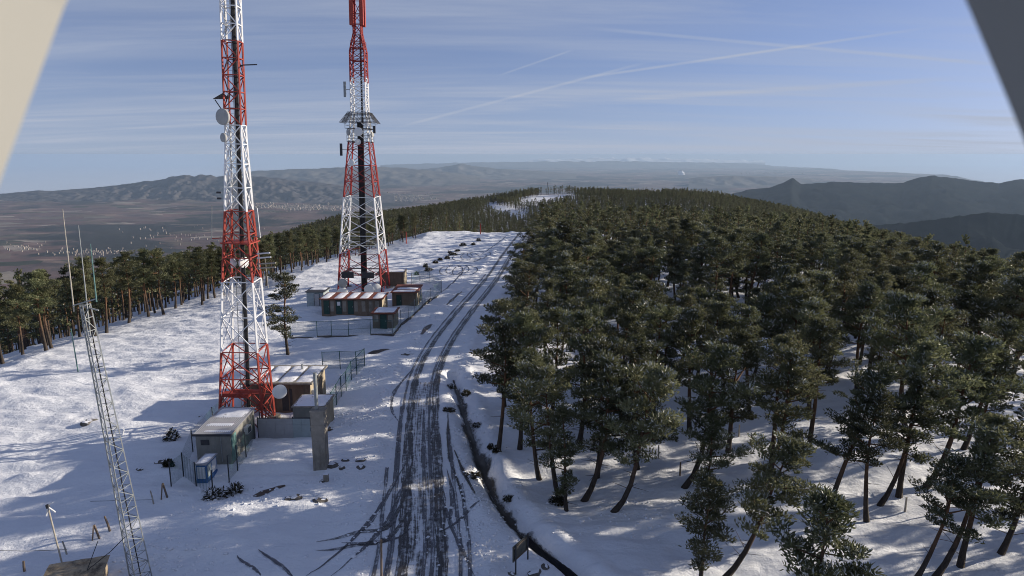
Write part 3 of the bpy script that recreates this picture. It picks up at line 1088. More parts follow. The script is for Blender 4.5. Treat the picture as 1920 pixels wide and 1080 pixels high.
# pines that stand free enough to be told apart: base pixel, height, kind, lean to the right (degrees), label
NAMED = [
    (1012, 893, 9.2, 14, -1, 'dense pine with boughs nearly to the snow, second behind the ditch scrub'),
    (1118, 893, 9.8, 13, 2, 'tall dense pine filling the middle of the front cluster'),
    (1062, 962, 6.6, 15, -3, 'low spreading pine in front of the cluster, boughs on the snow'),
    (1196, 880, 9.6, 14, 3, 'dense olive pine just behind the bowed trunk'),
    (1085, 835, 10.4, 13, 1, 'tall pine rising behind the low spreading one'),
    (1160, 822, 10.0, 14, 2, 'broad pine in the second row of the front cluster'),
    (1228, 800, 10.2, 13, 2, 'pine at the inner end of the front cluster'),
    (1030, 800, 10.0, 14, 0, 'pine behind the ditch trees, in the second row'),
    (945, 760, 9.6, 13, -2, 'pine overhanging the road verge above the ditch'),
    (1365, 850, 9.4, 14, 3, 'full-crowned pine between the slender stems of the glade'),
    (933, 854, 9.6, 0, 1, 'pine nearest the road, right beside the dark muddy ditch'),
    (974, 850, 10.2, 2, -2, 'tall pine just behind the one nearest the road and ditch'),
    (988, 812, 9.4, 4, 0, 'pine hidden behind the pair of trees beside the ditch'),
    (1050, 928, 8.8, 5, -2, 'pine with low boughs in front, straight trunk above the ditch mud'),
    (1092, 930, 9.8, 1, 6, 'pine with low snow-touched boughs, right of the straight trunk above the ditch'),
    (1147, 957, 9.6, 3, 9, 'pine with strongly bowed trunk foot on the bare snow beyond the ditch'),
    (1279, 917, 9.8, 3, 6, 'pine with curved dark trunk standing alone in the snow mid forest edge'),
    (1312, 930, 5.6, 6, 8, 'thin brownish young pine just in front of the curved dark trunk'),
    (1293, 815, 10.0, 0, 2, 'tall slender pine behind the curved dark trunk'),
    (1332, 790, 10.0, 4, 2, 'pine beyond the thin young brownish one, with straight dark stem'),
    (1420, 915, 9.6, 1, 7, 'leaning pine with slim trunk in the open snow glade'),
    (1447, 889, 10.0, 2, 6, 'pine just behind the slim leaning one in the snow glade'),
    (1513, 858, 10.0, 4, 4, 'upright pine at the back of the snow glade'),
    (1548, 955, 9.2, 5, 14, 'forked-looking broad pine with thick leaning trunk in mid glade'),
    (1626, 978, 8.4, 0, 3, 'pine with bare lower trunk in front of the sunlit snow patch'),
    (1647, 946, 8.6, 1, 10, 'pine right behind the bare trunk by the sunlit snow patch'),
    (1686, 932, 10.4, 2, 8, 'tall dark pine leaning over the blue shaded snow'),
    (1731, 909, 10.6, 3, 10, 'tall pine with long curved stem beyond the dark leaning one'),
    (1805, 847, 10.0, 5, 11, 'pine with broad crown far up the open snow at the picture edge'),
    (1715, 1085, 7.0, 0, 15, 'front pine with leaning bare stem and small crown, lower corner group'),
    (1752, 1083, 8.4, 1, 14, 'middle leaning pine of the lower corner group of three'),
    (1803, 1055, 8.6, 2, 13, 'last leaning pine of the lower corner group of three'),
    (1875, 1040, 8.2, 6, 12, 'bushy dark pine overlapping the lower corner group'),
    (1352, 1092, 8.2, 3, 24, 'steeply slanting pine with brownish crown at the bottom of the picture'),
    (1311, 1110, 5.9, 6, 4, 'short dark bushy pine at the bottom, beside the slanting one'),
    (1520, 1165, 6.6, 7, 2, 'low dense dark pine cut by the bottom edge'),
    (1608, 734, 10.2, 0, 4, 'first of the row of slim stems against bright snow'),
    (1628, 722, 10.6, 2, 5, 'second of the row of slim stems against bright snow'),
    (1664, 714, 10.2, 4, 5, 'third of the row of slim stems against bright snow'),
    (1692, 753, 10.2, 1, 6, 'fourth of the row of slim stems against bright snow'),
]
for px, py, hh, kd, lean, lab in NAMED:
    x, y = H1(px, py)
    put_pine(x, y, kd, hh, random.uniform(0, 6.28) if abs(lean) < 5 else random.uniform(-.5, .5), lab, None, R(lean * .75), 0.0)
    TREES.append((x, y))
# the lone pine between the two compounds
x, y = G0(540, 664)
put_pine(x, y, 13, 9.2, 2.2, 'lone pine standing on open snow behind the near compound', None, 0, 0)


def free(x, y, dmin):
    return all((x - a) ** 2 + (y - b_) ** 2 > dmin * dmin for a, b_ in TREES)


EDGE = [(0, 3.5), (26, 4.0), (40, 4.0), (49, .6), (62, -.8), (80, -.6), (105, 1.0), (140, 4.0), (160, 5.5), (197, 8.5), (215, 10), (300, 4), (2000, 0)]
TREELINE = [(-80, -56), (70, -54.5), (105, -47), (150, -36), (193, -25), (206, -17), (214, -4), (230, 2)]


def edge_x(y):
    return np.interp(y, [e[0] for e in EDGE], [e[1] for e in EDGE])


def line_x(y):
    return np.interp(y, [e[0] for e in TREELINE], [e[1] for e in TREELINE])


def in_frame(x, y, z, m=60):
    px, py = project(x, y, z)
    return -m < px < 1920 + m and -m < py < 1080 + m


cand = []
GLADE = [(1310, 700), (1380, 690), (1590, 700), (1720, 690), (1930, 740), (1930, 1000), (1680, 1090), (1230, 1090), (1000, 1090), (985, 950), (1180, 850), (1220, 820)]


def in_poly(px, py, poly):
    c = False
    j = len(poly) - 1
    for i in range(len(poly)):
        if ((poly[i][1] > py) != (poly[j][1] > py)) and (px < (poly[j][0] - poly[i][0]) * (py - poly[i][1]) / (poly[j][1] - poly[i][1]) + poly[i][0]):
            c = not c
        j = i
    return c


sp_ = 4.3
for gy in np.arange(8, 330, sp_):
    for gx in np.arange(-230, 260, sp_):
        x, y = gx + random.uniform(-1.6, 1.6), gy + random.uniform(-1.6, 1.6)
        right = x > edge_x(y)
        left = x < line_x(y) - random.uniform(0, 1.5)
        back = y > 222 and line_x(y) <= x <= edge_x(y)
        if not (right or left or back):
            continue
        if right and y < 62:
            px, py = project(x, y, 0)
            if py < 1080 + 200 and in_poly(px, py, GLADE) and random.random() < (0.95 if py > 905 or px < 1330 else 0.66):
                continue
            if (py > 930 and px < 1990) or random.random() < 0.22:
                continue
        if right and float(fbm(np.array([x * .05 + 3]), np.array([y * .05]), 2)[0]) > .30:
            continue
        if not free(x, y, 2.9):
            continue
        cand.append((x, y, right))
cand.sort(key=lambda c: c[0] ** 2 + c[1] ** 2)
NEARR, NEARL, REST = [], [], []
for x, y, right in cand:
    z = float(base_h(np.array([x]), np.array([y]))[0])
    vis = in_frame(x, y, z + 6) or in_frame(x, y, z, 0)
    if right and vis and len(NEARR) < 205:
        NEARR.append((x, y))
    elif (not right) and vis and len(NEARL) < 64 and x > line_x(y) - 9 and y < 200:
        NEARL.append((x, y))
    elif (vis and math.hypot(x, y) > 60) or (right and y < 120 and x > 0.82 * y + 8 and x < 110):
        REST.append((x, y))
for k, (x, y) in enumerate(NEARR):
    d = math.hypot(x, y)
    if d < 62:
        lab, grp = 'pine scattered near the snow glade, nearest rows of the wood', 'scattered pines around the snow glade'
    elif d < 88:
        lab, grp = 'frosted pine in the close wood between glade and ridge', 'frosted pines in the middle of the wood'
    else:
        q_ = project(x, y, 6)[0]
        k_ = 0 if q_ < 1200 else 1 if q_ < 1560 else 2
        lab = ('dark pine deep in the crowded wood, on the side towards the road', 'dark pine in the crowded middle of the deep wood, only its crown showing', 'dark pine deep in the wood where it falls to the far valley')[k_]
        grp = ('deep wood pines towards the road', 'deep wood pines in the middle', 'deep wood pines towards the valley')[k_]
    lean = random.gauss(2.5, 2.5)
    put_pine(x, y, random.choice(FROSTY + [13, 14, 6]), random.choice((random.uniform(8.6, 11.4), random.uniform(8.2, 10.6), random.uniform(6.4, 8.6))), random.uniform(0, 6.28), lab, grp, R(lean), random.gauss(0, .6))
for k, (x, y) in enumerate(NEARL):
    front = x > line_x(y) - 4
    put_pine(x, y, random.choice(CLEAN), random.uniform(.86, 1.1) * float(np.interp(y, [70, 135, 195], [9.8, 7.5, 6.3])), random.uniform(0, 6.28),
             'pine with bare sunlit trunk in the front row across the snowfield' if front else 'pine behind the front row of trunks across the snowfield',
             'front row of pines along the snowfield' if front else 'pines behind the front row', R(random.gauss(0, 2.2)), random.uniform(0, 6.28))

# the rest of the wood reads as one mass
far_col = bpy.data.collections.new('wood_kinds')
for k in range(5):
    tr, V, Q, MI = pine_data(300 + k, 9.5 + .4 * k, (.34, .22, .28, .16, .24)[k], 2.3, .2, .10 if k < 3 else 0.0, True)
    tv = np.array(tr.v)
    tq = [f for f in tr.f]
    me = bpy.data.meshes.new('far_pine')
    allv = [tuple(p) for p in tr.v] + [tuple(p) for p in V]
    off = len(tr.v)
    me.from_pydata(allv, [], tq + [tuple(int(i) + off for i in q) for q in Q])
    for mt in (M['bark'], M['needle'], M['frost']):
        me.materials.append(mt)
    me.polygons.foreach_set('material_index', [0] * len(tq) + [1 + int(i) for i in MI])
    me.update()
    far_col.objects.link(bpy.data.objects.new('far_pine', me))

CLEAR = [[(903, 380), (938, 386), (990, 403), (984, 410), (930, 397)], [(966, 384), (990, 373), (1018, 365), (1065, 364), (1097, 369), (1060, 373), (1010, 382)], [(1215, 366), (1240, 353), (1262, 358)]]
pts = list(REST)
sp2 = 3.7
for gy in np.arange(330, 1000, sp2):
    wmax = 330
    for gx in np.arange(-330, 420, sp2):
        x, y = gx + random.uniform(-1.9, 1.9), gy + random.uniform(-1.9, 1.9)
        pts.append((x, y))
P = np.array(pts)
Z = h(P[:, 0], P[:, 1])
PXX, PYY = 960 + P[:, 0] / (P[:, 1] * CP - (Z - CAMZ) * SP) * F, 0
keep = []
for (x, y), z in zip(pts, Z):
    px, py = project(x, y, z)
    if y > 330:
        if not (-40 < px < 1990):
            continue
        if any(in_poly(*project(x, y, z + q), c) for c in CLEAR for q in (0, 3.5)):
            continue
    keep.append((x, y, z, float(np.interp(y, [60, 135, 210, 400], [.95, .8, .68, .75]) if x < line_x(y) + 3 or y > 222 and x < 15 else np.interp(math.hypot(x, y), [90, 220, 400], [1.0, .82, .78]))))
P3 = np.array(keep)
me = bpy.data.meshes.new('pine_wood')
me.from_pydata([tuple(p[:3]) for p in P3], [], [])
at_ = me.attributes.new('tree_size', 'FLOAT', 'POINT')
at_.data.foreach_set('value', P3[:, 3].astype(np.float32))
wood = link('pine_wood', me)
wood['kind'] = 'stuff'
wood['label'] = 'dark pine wood covering the slopes and hills behind'
wood['category'] = 'wood'
ng = bpy.data.node_groups.new('plant_wood', 'GeometryNodeTree')
ng.interface.new_socket('Geometry', in_out='INPUT', socket_type='NodeSocketGeometry')
ng.interface.new_socket('Geometry', in_out='OUTPUT', socket_type='NodeSocketGeometry')
gi, go = ng.nodes.new('NodeGroupInput'), ng.nodes.new('NodeGroupOutput')
iop = ng.nodes.new('GeometryNodeInstanceOnPoints')
ci = ng.nodes.new('GeometryNodeCollectionInfo')
ci.inputs['Collection'].default_value = far_col
ci.inputs['Separate Children'].default_value = True
ci.inputs['Reset Children'].default_value = True
rr = ng.nodes.new('FunctionNodeRandomValue')
rr.data_type = 'FLOAT_VECTOR'
rr.inputs[0].default_value = (-.05, -.05, 0)
rr.inputs[1].default_value = (.05, .05, 6.28)
rs = ng.nodes.new('FunctionNodeRandomValue')
rs.data_type = 'FLOAT_VECTOR'
rs.inputs[0].default_value = (.85, .85, .78)
rs.inputs[1].default_value = (1.2, 1.2, 1.12)
rs.inputs['Seed'].default_value = 5
ng.links.new(gi.outputs[0], iop.inputs['Points'])
ng.links.new(ci.outputs[0], iop.inputs['Instance'])
iop.inputs['Pick Instance'].default_value = True
ng.links.new(rr.outputs[0], iop.inputs['Rotation'])
na = ng.nodes.new('GeometryNodeInputNamedAttribute')
na.data_type = 'FLOAT'
na.inputs['Name'].default_value = 'tree_size'
vm = ng.nodes.new('ShaderNodeVectorMath')
vm.operation = 'SCALE'
ng.links.new(rs.outputs[0], vm.inputs[0])
ng.links.new(na.outputs[0], vm.inputs['Scale'])
ng.links.new(vm.outputs[0], iop.inputs['Scale'])
ng.links.new(iop.outputs[0], go.inputs[0])
md = wood.modifiers.new('plant', 'NODES')
md.node_group = ng
print('trees', len(NEARR), len(NEARL), len(keep))


# the air: even haze from below the plain to just above the mast tops
def haze_mat():
    m = bpy.data.materials.new('haze')
    m.use_nodes = True
    nt = m.node_tree
    nt.nodes.clear()
    out = nt.nodes.new('ShaderNodeOutputMaterial')
    pv = nt.nodes.new('ShaderNodeVolumePrincipled')
    pv.inputs['Color'].default_value = (0.45, 0.595, 0.78, 1)
    pv.inputs['Density'].default_value = 0.000023
    pv.inputs['Anisotropy'].default_value = 0.13
    nt.links.new(pv.outputs[0], out.inputs['Volume'])
    m.cycles.homogeneous_volume = True
    return m


haze = MB().box(-90000, 90000, -200, 80000, -1150, 52).build('haze', haze_mat())
haze['kind'] = 'stuff'
haze['label'] = 'pale blue haze lying over the far plain'
haze['category'] = 'haze'

# ------------------------------------------------------------------ lattice towers
BARS = {}


def bar(parent, name, a, b, w, mkey):
    """one straight steel member, its mesh shared by all members of that colour"""
    if mkey not in BARS:
        BARS[mkey] = MB().box(-.5, .5, -.5, .5, 0, 1).mesh('steel_bar', M[mkey])
    a, b = Vector(a), Vector(b)
    d = b - a
    o = link(name, BARS[mkey], parent, a)
    o.rotation_mode = 'QUATERNION'
    o.rotation_quaternion = d.to_track_quat('Z', 'Y')
    o.scale = (w, w, d.length)
    return o


def band_at(z, bands):
    for zt, k in bands:
        if z < zt:
            return k
    return bands[-1][1]


def lattice(root, levels, bays, bands, rot, n=4, leg=0.10, brace=0.06, cross_to=99.0, ring=True):
    lz, lw = [q[0] for q in levels], [q[1] for q in levels]

    def corner(z, k):
        r = np.interp(z, lz, lw) / (2 * math.sin(math.pi / n))
        a = rot + 2 * math.pi * k / n
        return (r * math.cos(a), r * math.sin(a), z)
    zs = sorted(set(bays + [q for q in lz if bays[0] <= q <= bays[-1]] + [q[0] for q in bands if bays[0] < q[0] < bays[-1]]))
    keys = sorted(set(q[1] for q in bands))
    for k in range(n):
        mb = MB()
        for a, b in zip(zs[:-1], zs[1:]):
            mb.tube([corner(a, k), corner(b, k)], leg * (1 if a < 20 else .8), 4, keys.index(band_at((a + b) / 2, bands)))
        mb.build('leg', [M[q] for q in keys], root)
    for i, (a, b) in enumerate(zip(bays[:-1], bays[1:])):
        key = band_at((a + b) / 2, bands)
        for k in range(n):
            k2 = (k + 1) % n
            if ring:
                bar(root, 'brace', corner(b, k), corner(b, k2), brace, key)
            if a < cross_to:
                bar(root, 'brace', corner(a, k), corner(b, k2), brace, key)
                bar(root, 'brace', corner(a, k2), corner(b, k), brace, key)
            elif (i + k) % 2:
                bar(root, 'brace', corner(a, k), corner(b, k2), brace, key)
            else:
                bar(root, 'brace', corner(a, k2), corner(b, k), brace, key)
    return corner


def dish_mesh(name, r, depth, mats):
    """drum dish facing +Z: shroud, domed cover, cone behind"""
    mb = MB()
    n = 20
    prof = [(0.12 * r, -depth), (0.7 * r, -.55 * depth), (r, -.05 * depth), (r, .45 * depth), (.96 * r, .48 * depth), (.6 * r, .62 * depth), (0.02 * r, .68 * depth)]
    vs = [(q * math.cos(2 * math.pi * k / n), q * math.sin(2 * math.pi * k / n), z) for q, z in prof for k in range(n)]
    fs, mi = [], []
    for i in range(len(prof) - 1):
        for k in range(n):
            fs.append((i * n + k, i * n + (k + 1) % n, (i + 1) * n + (k + 1) % n, (i + 1) * n + k))
    mb.add(vs, fs)
    return mb.mesh(name, mats, True)


def dish(root, p, r, facing, mkey, depth=None, anchor=None):
    o = link('dish_antenna', dish_mesh('dish_antenna', r, depth or r * .6, M[mkey]), root, p)
    o.rotation_mode = 'QUATERNION'
    o.rotation_quaternion = Vector(facing).to_track_quat('Z', 'Y')
    if anchor is not None:
        bar(root, 'dish_mount', p, anchor, 0.07, 'galv')
    return o


# near red and white tower, seen corner-on
T1 = (-21.9, 54.3)
t1 = thing('lattice_tower', 'near red and white lattice tower standing over the brown flat-roofed building', 'tower', (T1[0], T1[1], hz(*T1)))
t1.rotation_euler = (0, R(1.9), 0)
L1 = [(-.4, 3.55), (0, 3.5), (6.7, 2.78), (12.3, 2.3), (17.8, 1.62), (23.5, 1.2), (38, 1.1)]
B1 = [(6.7, 'red'), (12.3, 'white'), (17.8, 'red'), (24.3, 'white'), (30.4, 'red'), (99, 'white')]
bays1 = [-.4, 2.2, 4.5, 6.7, 9.5, 12.3, 14.2, 16.0, 17.8, 19.6, 21.4, 22.9, 24.3] + [24.3 + 1.22 * k for k in range(1, 6)] + [31.6 + 1.25 * k for k in range(0, 6)]
c1_ = lattice(t1, L1, bays1, B1, R(-131), 4, 0.10, 0.07, 24.0)
for q in (2.2, 4.5):
    for k in range(4):
        a, b = Vector(c1_(q, k)), Vector(c1_(q, (k + 1) % 4))
        bar(t1, 'brace', (a + b) / 2, Vector(c1_(q - 2.2, k)), .07, 'red')
        bar(t1, 'brace', (a + b) / 2, Vector(c1_(q - 2.2, (k + 1) % 4)), .07, 'red')
for k in range(4):
    x, y, z = c1_(0, k)
    MB().tube([(x, y, -.6), (x, y, .28)], .48, 10).build('footing', M['concrete'], t1)
MB().tube([(.1, .15, 0), (.1, .15, 37)], .16, 6).build('cable_run', M['cable'], t1)
lad = MB()
for sx in (-.2, .2):
    lad.tube([(-.3 + sx, .1, 0), (-.3 + sx, .1, 37)], .03, 4)
for z in np.arange(.4, 37, .45):
    lad.tube([(-.5, .1, z), (-.1, .1, z)], .018, 4)
lad.build('ladder', M['galv'], t1)
MB().box(-1.15, 1.15, -1.15, 1.15, 15.3, 15.38).build('platform', M['red'], t1)
MB().box(-1.5, .6, -1.3, -.6, 2.9, 3.2).build('cross_beam', M['red'], t1)
MB().box(-.5, 1.7, -1.5, -1.25, 3.4, 3.65).build('cross_beam', M['red'], t1)


T1I = (Matrix.Translation(t1.location) @ t1.rotation_euler.to_matrix().to_4x4()).inverted()


def t1p(px, py, Y):
    q = at_y(px, py, Y)
    return tuple(T1I @ Vector(q))


bar(t1, 'antenna_arm', t1p(398, 447, 54), t1p(420, 446, 54), .07, 'red')
MB().tube([t1p(397, 450, 54), t1p(397, 385, 54)], .03, 6).build('whip_antenna', M['galv'], t1)
bar(t1, 'antenna_arm', t1p(473, 444, 54), t1p(489, 442, 54), .06, 'galv')
MB().tube([t1p(488, 446, 54), t1p(482, 390, 54)], .045, 6).build('whip_antenna', M['panel_white'], t1)
for k, (px, w) in enumerate(((506, 0), (508, 0), (517, 0), (517, 0))):
    py = (475, 483, 494, 502)[k]
    MB().tube([t1p(482, py + 1, 53.6), t1p(px, py - 1, 53.4)], .06, 6).build('dipole_antenna', M['panel_white'] if k < 2 else M['pale_wood'], t1)
bar(t1, 'antenna_arm', t1p(484, 470, 53.8), t1p(486, 506, 53.8), .07, 'galv')
bar(t1, 'antenna_arm', t1p(448, 124, 54), t1p(455, 123, 54), .12, 'darkmetal')
MB().tube([t1p(455, 122, 54), t1p(482, 121, 54)], .045, 6).build('dipole_antenna', M['darkmetal'], t1)
a, b, c = t1p(399, 185, 54), t1p(418, 174, 53.4), t1p(430, 184, 54)
a2, b2, c2 = t1p(399, 186, 55.6), t1p(418, 175, 55.6), t1p(430, 186, 55.6)
MB().add([a, b, c, a2, b2, c2], [(0, 1, 2), (5, 4, 3), (0, 1, 4, 3), (1, 2, 5, 4), (2, 0, 3, 5)]).build('corner_reflector', M['darkmetal'], t1)
bar(t1, 'antenna_arm', t1p(403, 187, 54), t1p(416, 206, 54), .06, 'darkmetal')
dish(t1, t1p(419, 219, 53.2), .60, (-.35, -.92, 0), 'dishgrey', .35, t1p(425, 219, 54))
dish(t1, t1p(420, 258, 53.3), .34, (-.6, -.8, 0), 'dishgrey', .25, t1p(425, 258, 54))
dish(t1, t1p(524, 734, 51.8), .56, (.45, -.86, .02), 'dish', .28, t1p(516, 735, 53.5))
dish(t1, t1p(437, 493, 54.5), .42, (-.9, -.4, 0), 'dish', .3, t1p(445, 490, 54.3))
dish(t1, t1p(456, 492, 54.5), .45, (.9, -.5, 0), 'dish', .3, t1p(447, 490, 54.3))
for px, py in ((410, 361), (411, 372)):
    MB().box(-.14, .14, -.1, .1, -.07, .07).build('junction_box', M['darkmetal'], t1, loc=t1p(px, py, 54))

# far tower, square on
T2 = (-24.1, 111.2)
t2 = thing('lattice_tower', 'far red and white lattice tower with many dishes, rising behind the long low building', 'tower', (T2[0], T2[1], hz(*T2)))
t2.rotation_euler = (0, R(.85), 0)
L2 = [(-.4, 7.05), (0, 7.0), (9.5, 5.7), (15.6, 4.7), (22.8, 3.4), (26, 2.7), (28.4, 2.3), (37.5, 2.2), (40.2, 1.15), (47, 1.0)]
B2 = [(6.7, 'dark_red'), (15.5, 'white'), (24, 'dark_red'), (33, 'white'), (99, 'dark_red')]
bays2 = [-.4, 3.3, 6.7, 9.5, 12.5, 15.5, 17.9, 20.4, 22.8, 24, 26, 28.4] + [28.4 + 1.3 * k for k in range(1, 8)] + [38.9, 40.2, 41.6, 43, 45, 47]
c2_ = lattice(t2, L2, bays2, B2, R(45), 4, 0.155, 0.085, 41.0)
for za, zb in ((6.7, 9.5), (12.5, 15.5), (17.9, 20.4), (3.3, 6.7)):
    key = band_at((za + zb) / 2, B2)
    for k in range(4):
        a, b = Vector(c2_(za, k)), Vector(c2_(za, (k + 1) % 4))
        m_ = (a + b) / 2
        bar(t2, 'brace', m_, Vector(c2_(zb, k)).lerp(Vector(c2_(za, k)), .5), .08, key)
        bar(t2, 'brace', m_, Vector(c2_(zb, (k + 1) % 4)).lerp(Vector(c2_(za, (k + 1) % 4)), .5), .08, key)
for k in range(4):
    x, y, z = c2_(0, k)
    MB().tube([(x, y, -.8), (x, y, .35)], .6, 10).build('footing', M['concrete'], t2)
for sx, w in ((-.35, .2), (0, .26), (.3, .16)):
    MB().tube([(sx, .2, 0), (sx, .2, 27 if w > .18 else 40)], w, 6).build('cable_run', M['cable'], t2)
for z, hw, key in ((7.9, 2.75, 'galv'), (24, 1.75, 'darkmetal'), (26, 1.95, 'darkmetal'), (3.4, 3.0, 'darkmetal'), (36.2, 1.1, 'dark_red'), (38.0, 1.0, 'dark_red')):
    pf = MB()
    pf.box(-hw, hw, -hw, -hw + .7, z, z + .07).box(-hw, hw, hw - .7, hw, z, z + .07).box(-hw, -hw + .7, -hw + .7, hw - .7, z, z + .07).box(hw - .7, hw, -hw + .7, hw - .7, z, z + .07)
    po = pf.build('platform', M[key], t2)
    rl = MB()
    for a, b in (((-hw, -hw), (hw, -hw)), ((hw, -hw), (hw, hw)), ((hw, hw), (-hw, hw)), ((-hw, hw), (-hw, -hw))):
        for q in (.5, 1.0):
            rl.tube([(*a, z + q), (*b, z + q)], .03, 4)
        rl.tube([(*a, z), (*a, z + 1)], .035, 4)
    rl.build('railing', M[key], po)
for k in range(4):        # flared grating screens
    a = R(90 * k)
    ca, sa = math.cos(a), math.sin(a)

    def rt(x, y, z):
        return (x * ca - y * sa, x * sa + y * ca, z)
    i0, o0, zi, zo = 1.55, 2.75, 28.5, 26.9
    scr = MB()
    for q in np.linspace(0, 1, 9):
        x0, z0 = i0 + (o0 - i0) * q, zi + (zo - zi) * q
        hw = 1.6 + .6 * q
        scr.tube([rt(x0, -hw, z0), rt(x0, hw, z0)], .045, 4)
    for q in np.linspace(-1, 1, 9):
        scr.tube([rt(i0, 1.6 * q, zi), rt(o0, 2.2 * q, zo)], .03, 4)
    scr.build('grating_screen', M['darkmetal'], t2)
for k in range(4):        # antenna panels at the head
    x, y, z = c2_(43, k)
    MB().box(x * 1.4 - .28, x * 1.4 + .28, y * 1.4 - .28, y * 1.4 + .28, 41.3, 46.6).build('panel_antenna', M['red'], t2)


T2I = (Matrix.Translation(t2.location) @ t2.rotation_euler.to_matrix().to_4x4()).inverted()


def t2p(px, py, Y):
    q = at_y(px, py, Y)
    return tuple(T2I @ Vector(q))


for px, py, r, f, key, Y in ((643, 531, .75, (-.2, -.95, 0), 'dishgrey', 107.2), (642, 549, .85, (.25, -.95, 0), 'dish', 106.9), (693, 543, .85, (-.2, -1, 0), 'dish', 106.9),
                             (706, 540, .7, (.4, -.9, 0), 'dish', 107), (679, 553, .55, (0, -1, .2), 'dish', 106.5), (672, 247, .66, (.05, -1, 0), 'dish', 109),
                             (653, 248, .5, (-.8, -.5, 0), 'dishgrey', 109), (671, 266, .45, (.5, -.9, 0), 'dish', 109.2), (698, 252, .4, (.9, -.3, 0), 'dishgrey', 110),
                             (660, 305, .5, (-.5, -.8, 0), 'dish', 109), (688, 232, .4, (.4, -.9, 0), 'dish', 109)):
    dish(t2, t2p(px, py, Y), r, f, key, r * .6, t2p(px + (4 if px < 670 else -4), py, Y + 1.4))
for px, py0, py1, key in ((640, 269, 292, 'darkmetal'), (647, 153, 182, 'galv'), (702, 236, 250, 'darkmetal')):
    a, b = Vector(t2p(px, py1, 109.4)), Vector(t2p(px, py0, 109.4))
    MB().box(a.x - .18, a.x + .18, a.y - .12, a.y + .12, a.z, b.z).build('panel_antenna', M[key], t2)
    bar(t2, 'antenna_arm', (a + b) / 2, ((a + b) / 2) * .45 + Vector((0, 0, ((a + b) / 2).z * .55)), .07, 'darkmetal')
for z, hx in ((3.0, -1.9), (3.0, 1.3)):
    MB().box(hx - .95, hx + .95, -3.4, -3.2, z - .1, z + .85).build('cabinet', M['darkmetal'], t2)

# slender mast in the foreground
bx_, by_ = G0(262, 1090)
mast = thing('lattice_mast', 'slender grey triangular lattice mast with three whip antennas in the foreground', 'mast', (bx_, by_, hz(bx_, by_)))
mast.rotation_euler = (R(1.0), R(-3.9), 0)
bays3 = list(np.linspace(-.3, 15.0, 25))
c3_ = lattice(mast, [(-.3, 1.05), (15, .46)], bays3, [(99, 'galv')], R(-75), 3, .036, .024, 0.0)
bar(mast, 'crossbar', (-.55, 0, 15.0), (.62, 0, 15.25), .06, 'galv')
bar(mast, 'crossbar', (-.2, .2, 14.9), (.7, -.1, 14.7), .06, 'galv')
for x, y, z0, z1, key in ((-.55, 0, 14.7, 19.6, 'pale_wood'), (.0, 0, 13.5, 18.8, 'galv'), (.62, 0, 15.1, 17.9, 'teal')):
    w = MB()
    w.tube([(x, y, z0), (x + .045 * (z1 - z0), y, (z0 + z1) / 2), (x + .09 * (z1 - z0), y, z1)], [.04, .03, .016], 6)
    w.build('whip_antenna', M[key], mast)
ms = MB()
ms.tube([(.35, -.1, 8.3), (.75, -.2, 8.35), (.85, -.2, 8.6)], .05, 6)
ms.build('lamp_bracket', M['panel_white'], mast)
MB().tube([(.05, .1, 0), (.03, .1, 15)], .03, 5).build('cable_run', M['cable'], mast)

# ------------------------------------------------------------------ buildings
def roof_snow(parent, x0, x1, y0, y1, zf, slope_y=0.0, slope_x=0.0, thick=.09, name='roof_snow', seed=0, strips=None):
    """uneven snow lying on a roof; strips = list of (u0, u1) shares of the width"""
    for u0, u1 in (strips or [(0, 1)]):
        a, b = x0 + (x1 - x0) * u0, x0 + (x1 - x0) * u1
        nx, ny = max(4, int((b - a) / .2)), max(4, int((y1 - y0) / .2))
        U, V = np.meshgrid(np.linspace(0, 1, nx), np.linspace(0, 1, ny))
        rag = .10 * fbm(V * 9 + seed + u0 * 20, U * 0 + seed, 3)
        X = a + (b - a) * np.clip(U + np.where(U > .5, -1, 1) * np.abs(rag) * .6, 0, 1)
        Y = y0 + (y1 - y0) * np.clip(V + np.where(V > .5, -1, 1) * .06 * np.abs(fbm(U * 8 + seed, V * 0 + 2, 3)), 0.01, .99)
        ed = np.minimum(np.minimum(U, 1 - U) * 8, np.minimum(V, 1 - V) * 8).clip(0, 1)
        Z = zf + (Y - y0) * slope_y + (X - x0) * slope_x + thick * ed * (1 + .8 * fbm(X * 1.2 + seed, Y * 1.2, 3)) + .006 - (1 - ed) * .02
        link(name, grid_mesh(name, X, Y, Z, [M['roof_snow']]), parent)


def sheets(parent, x0, x1, y0, y1, zf, n, slope_y, mkey, name='roof_sheet'):
    """corrugated sheets laid side by side"""
    w = (x1 - x0) / n
    for k in range(n):
        a, b = x0 + k * w + .008, x0 + (k + 1) * w - .008
        xs = np.linspace(a, b, 9)
        mb = MB()
        vs, fs = [], []
        for j, yv in enumerate((y0, y1)):
            for i, xv in enumerate(xs):
                z = zf + (yv - y0) * slope_y + (.025 if i % 2 else 0) + .004 * (k % 2)
                vs += [(xv, yv, z), (xv, yv, z - .03)]
        m_ = len(xs) * 2
        for i in range(len(xs) - 1):
            p = 2 * i
            fs += [(p, p + 2, m_ + p + 2, m_ + p), (p + 1, m_ + p + 1, m_ + p + 3, p + 3), (p, p + 1, p + 3, p + 2), (m_ + p, m_ + p + 2, m_ + p + 3, m_ + p + 1)]
        mb.add(vs, fs).build(name, M[mkey], parent)


def walls(parent, x0, x1, y0, y1, zt, mkey, slope_y=0.0, side=None):
    zb = zt + (y1 - y0) * slope_y
    mb = MB().prism([(y0, -.6), (y1, -.6), (y1, zb), (y0, zt)], 0, x0, x1)
    return mb.build('wall', M[mkey], parent)


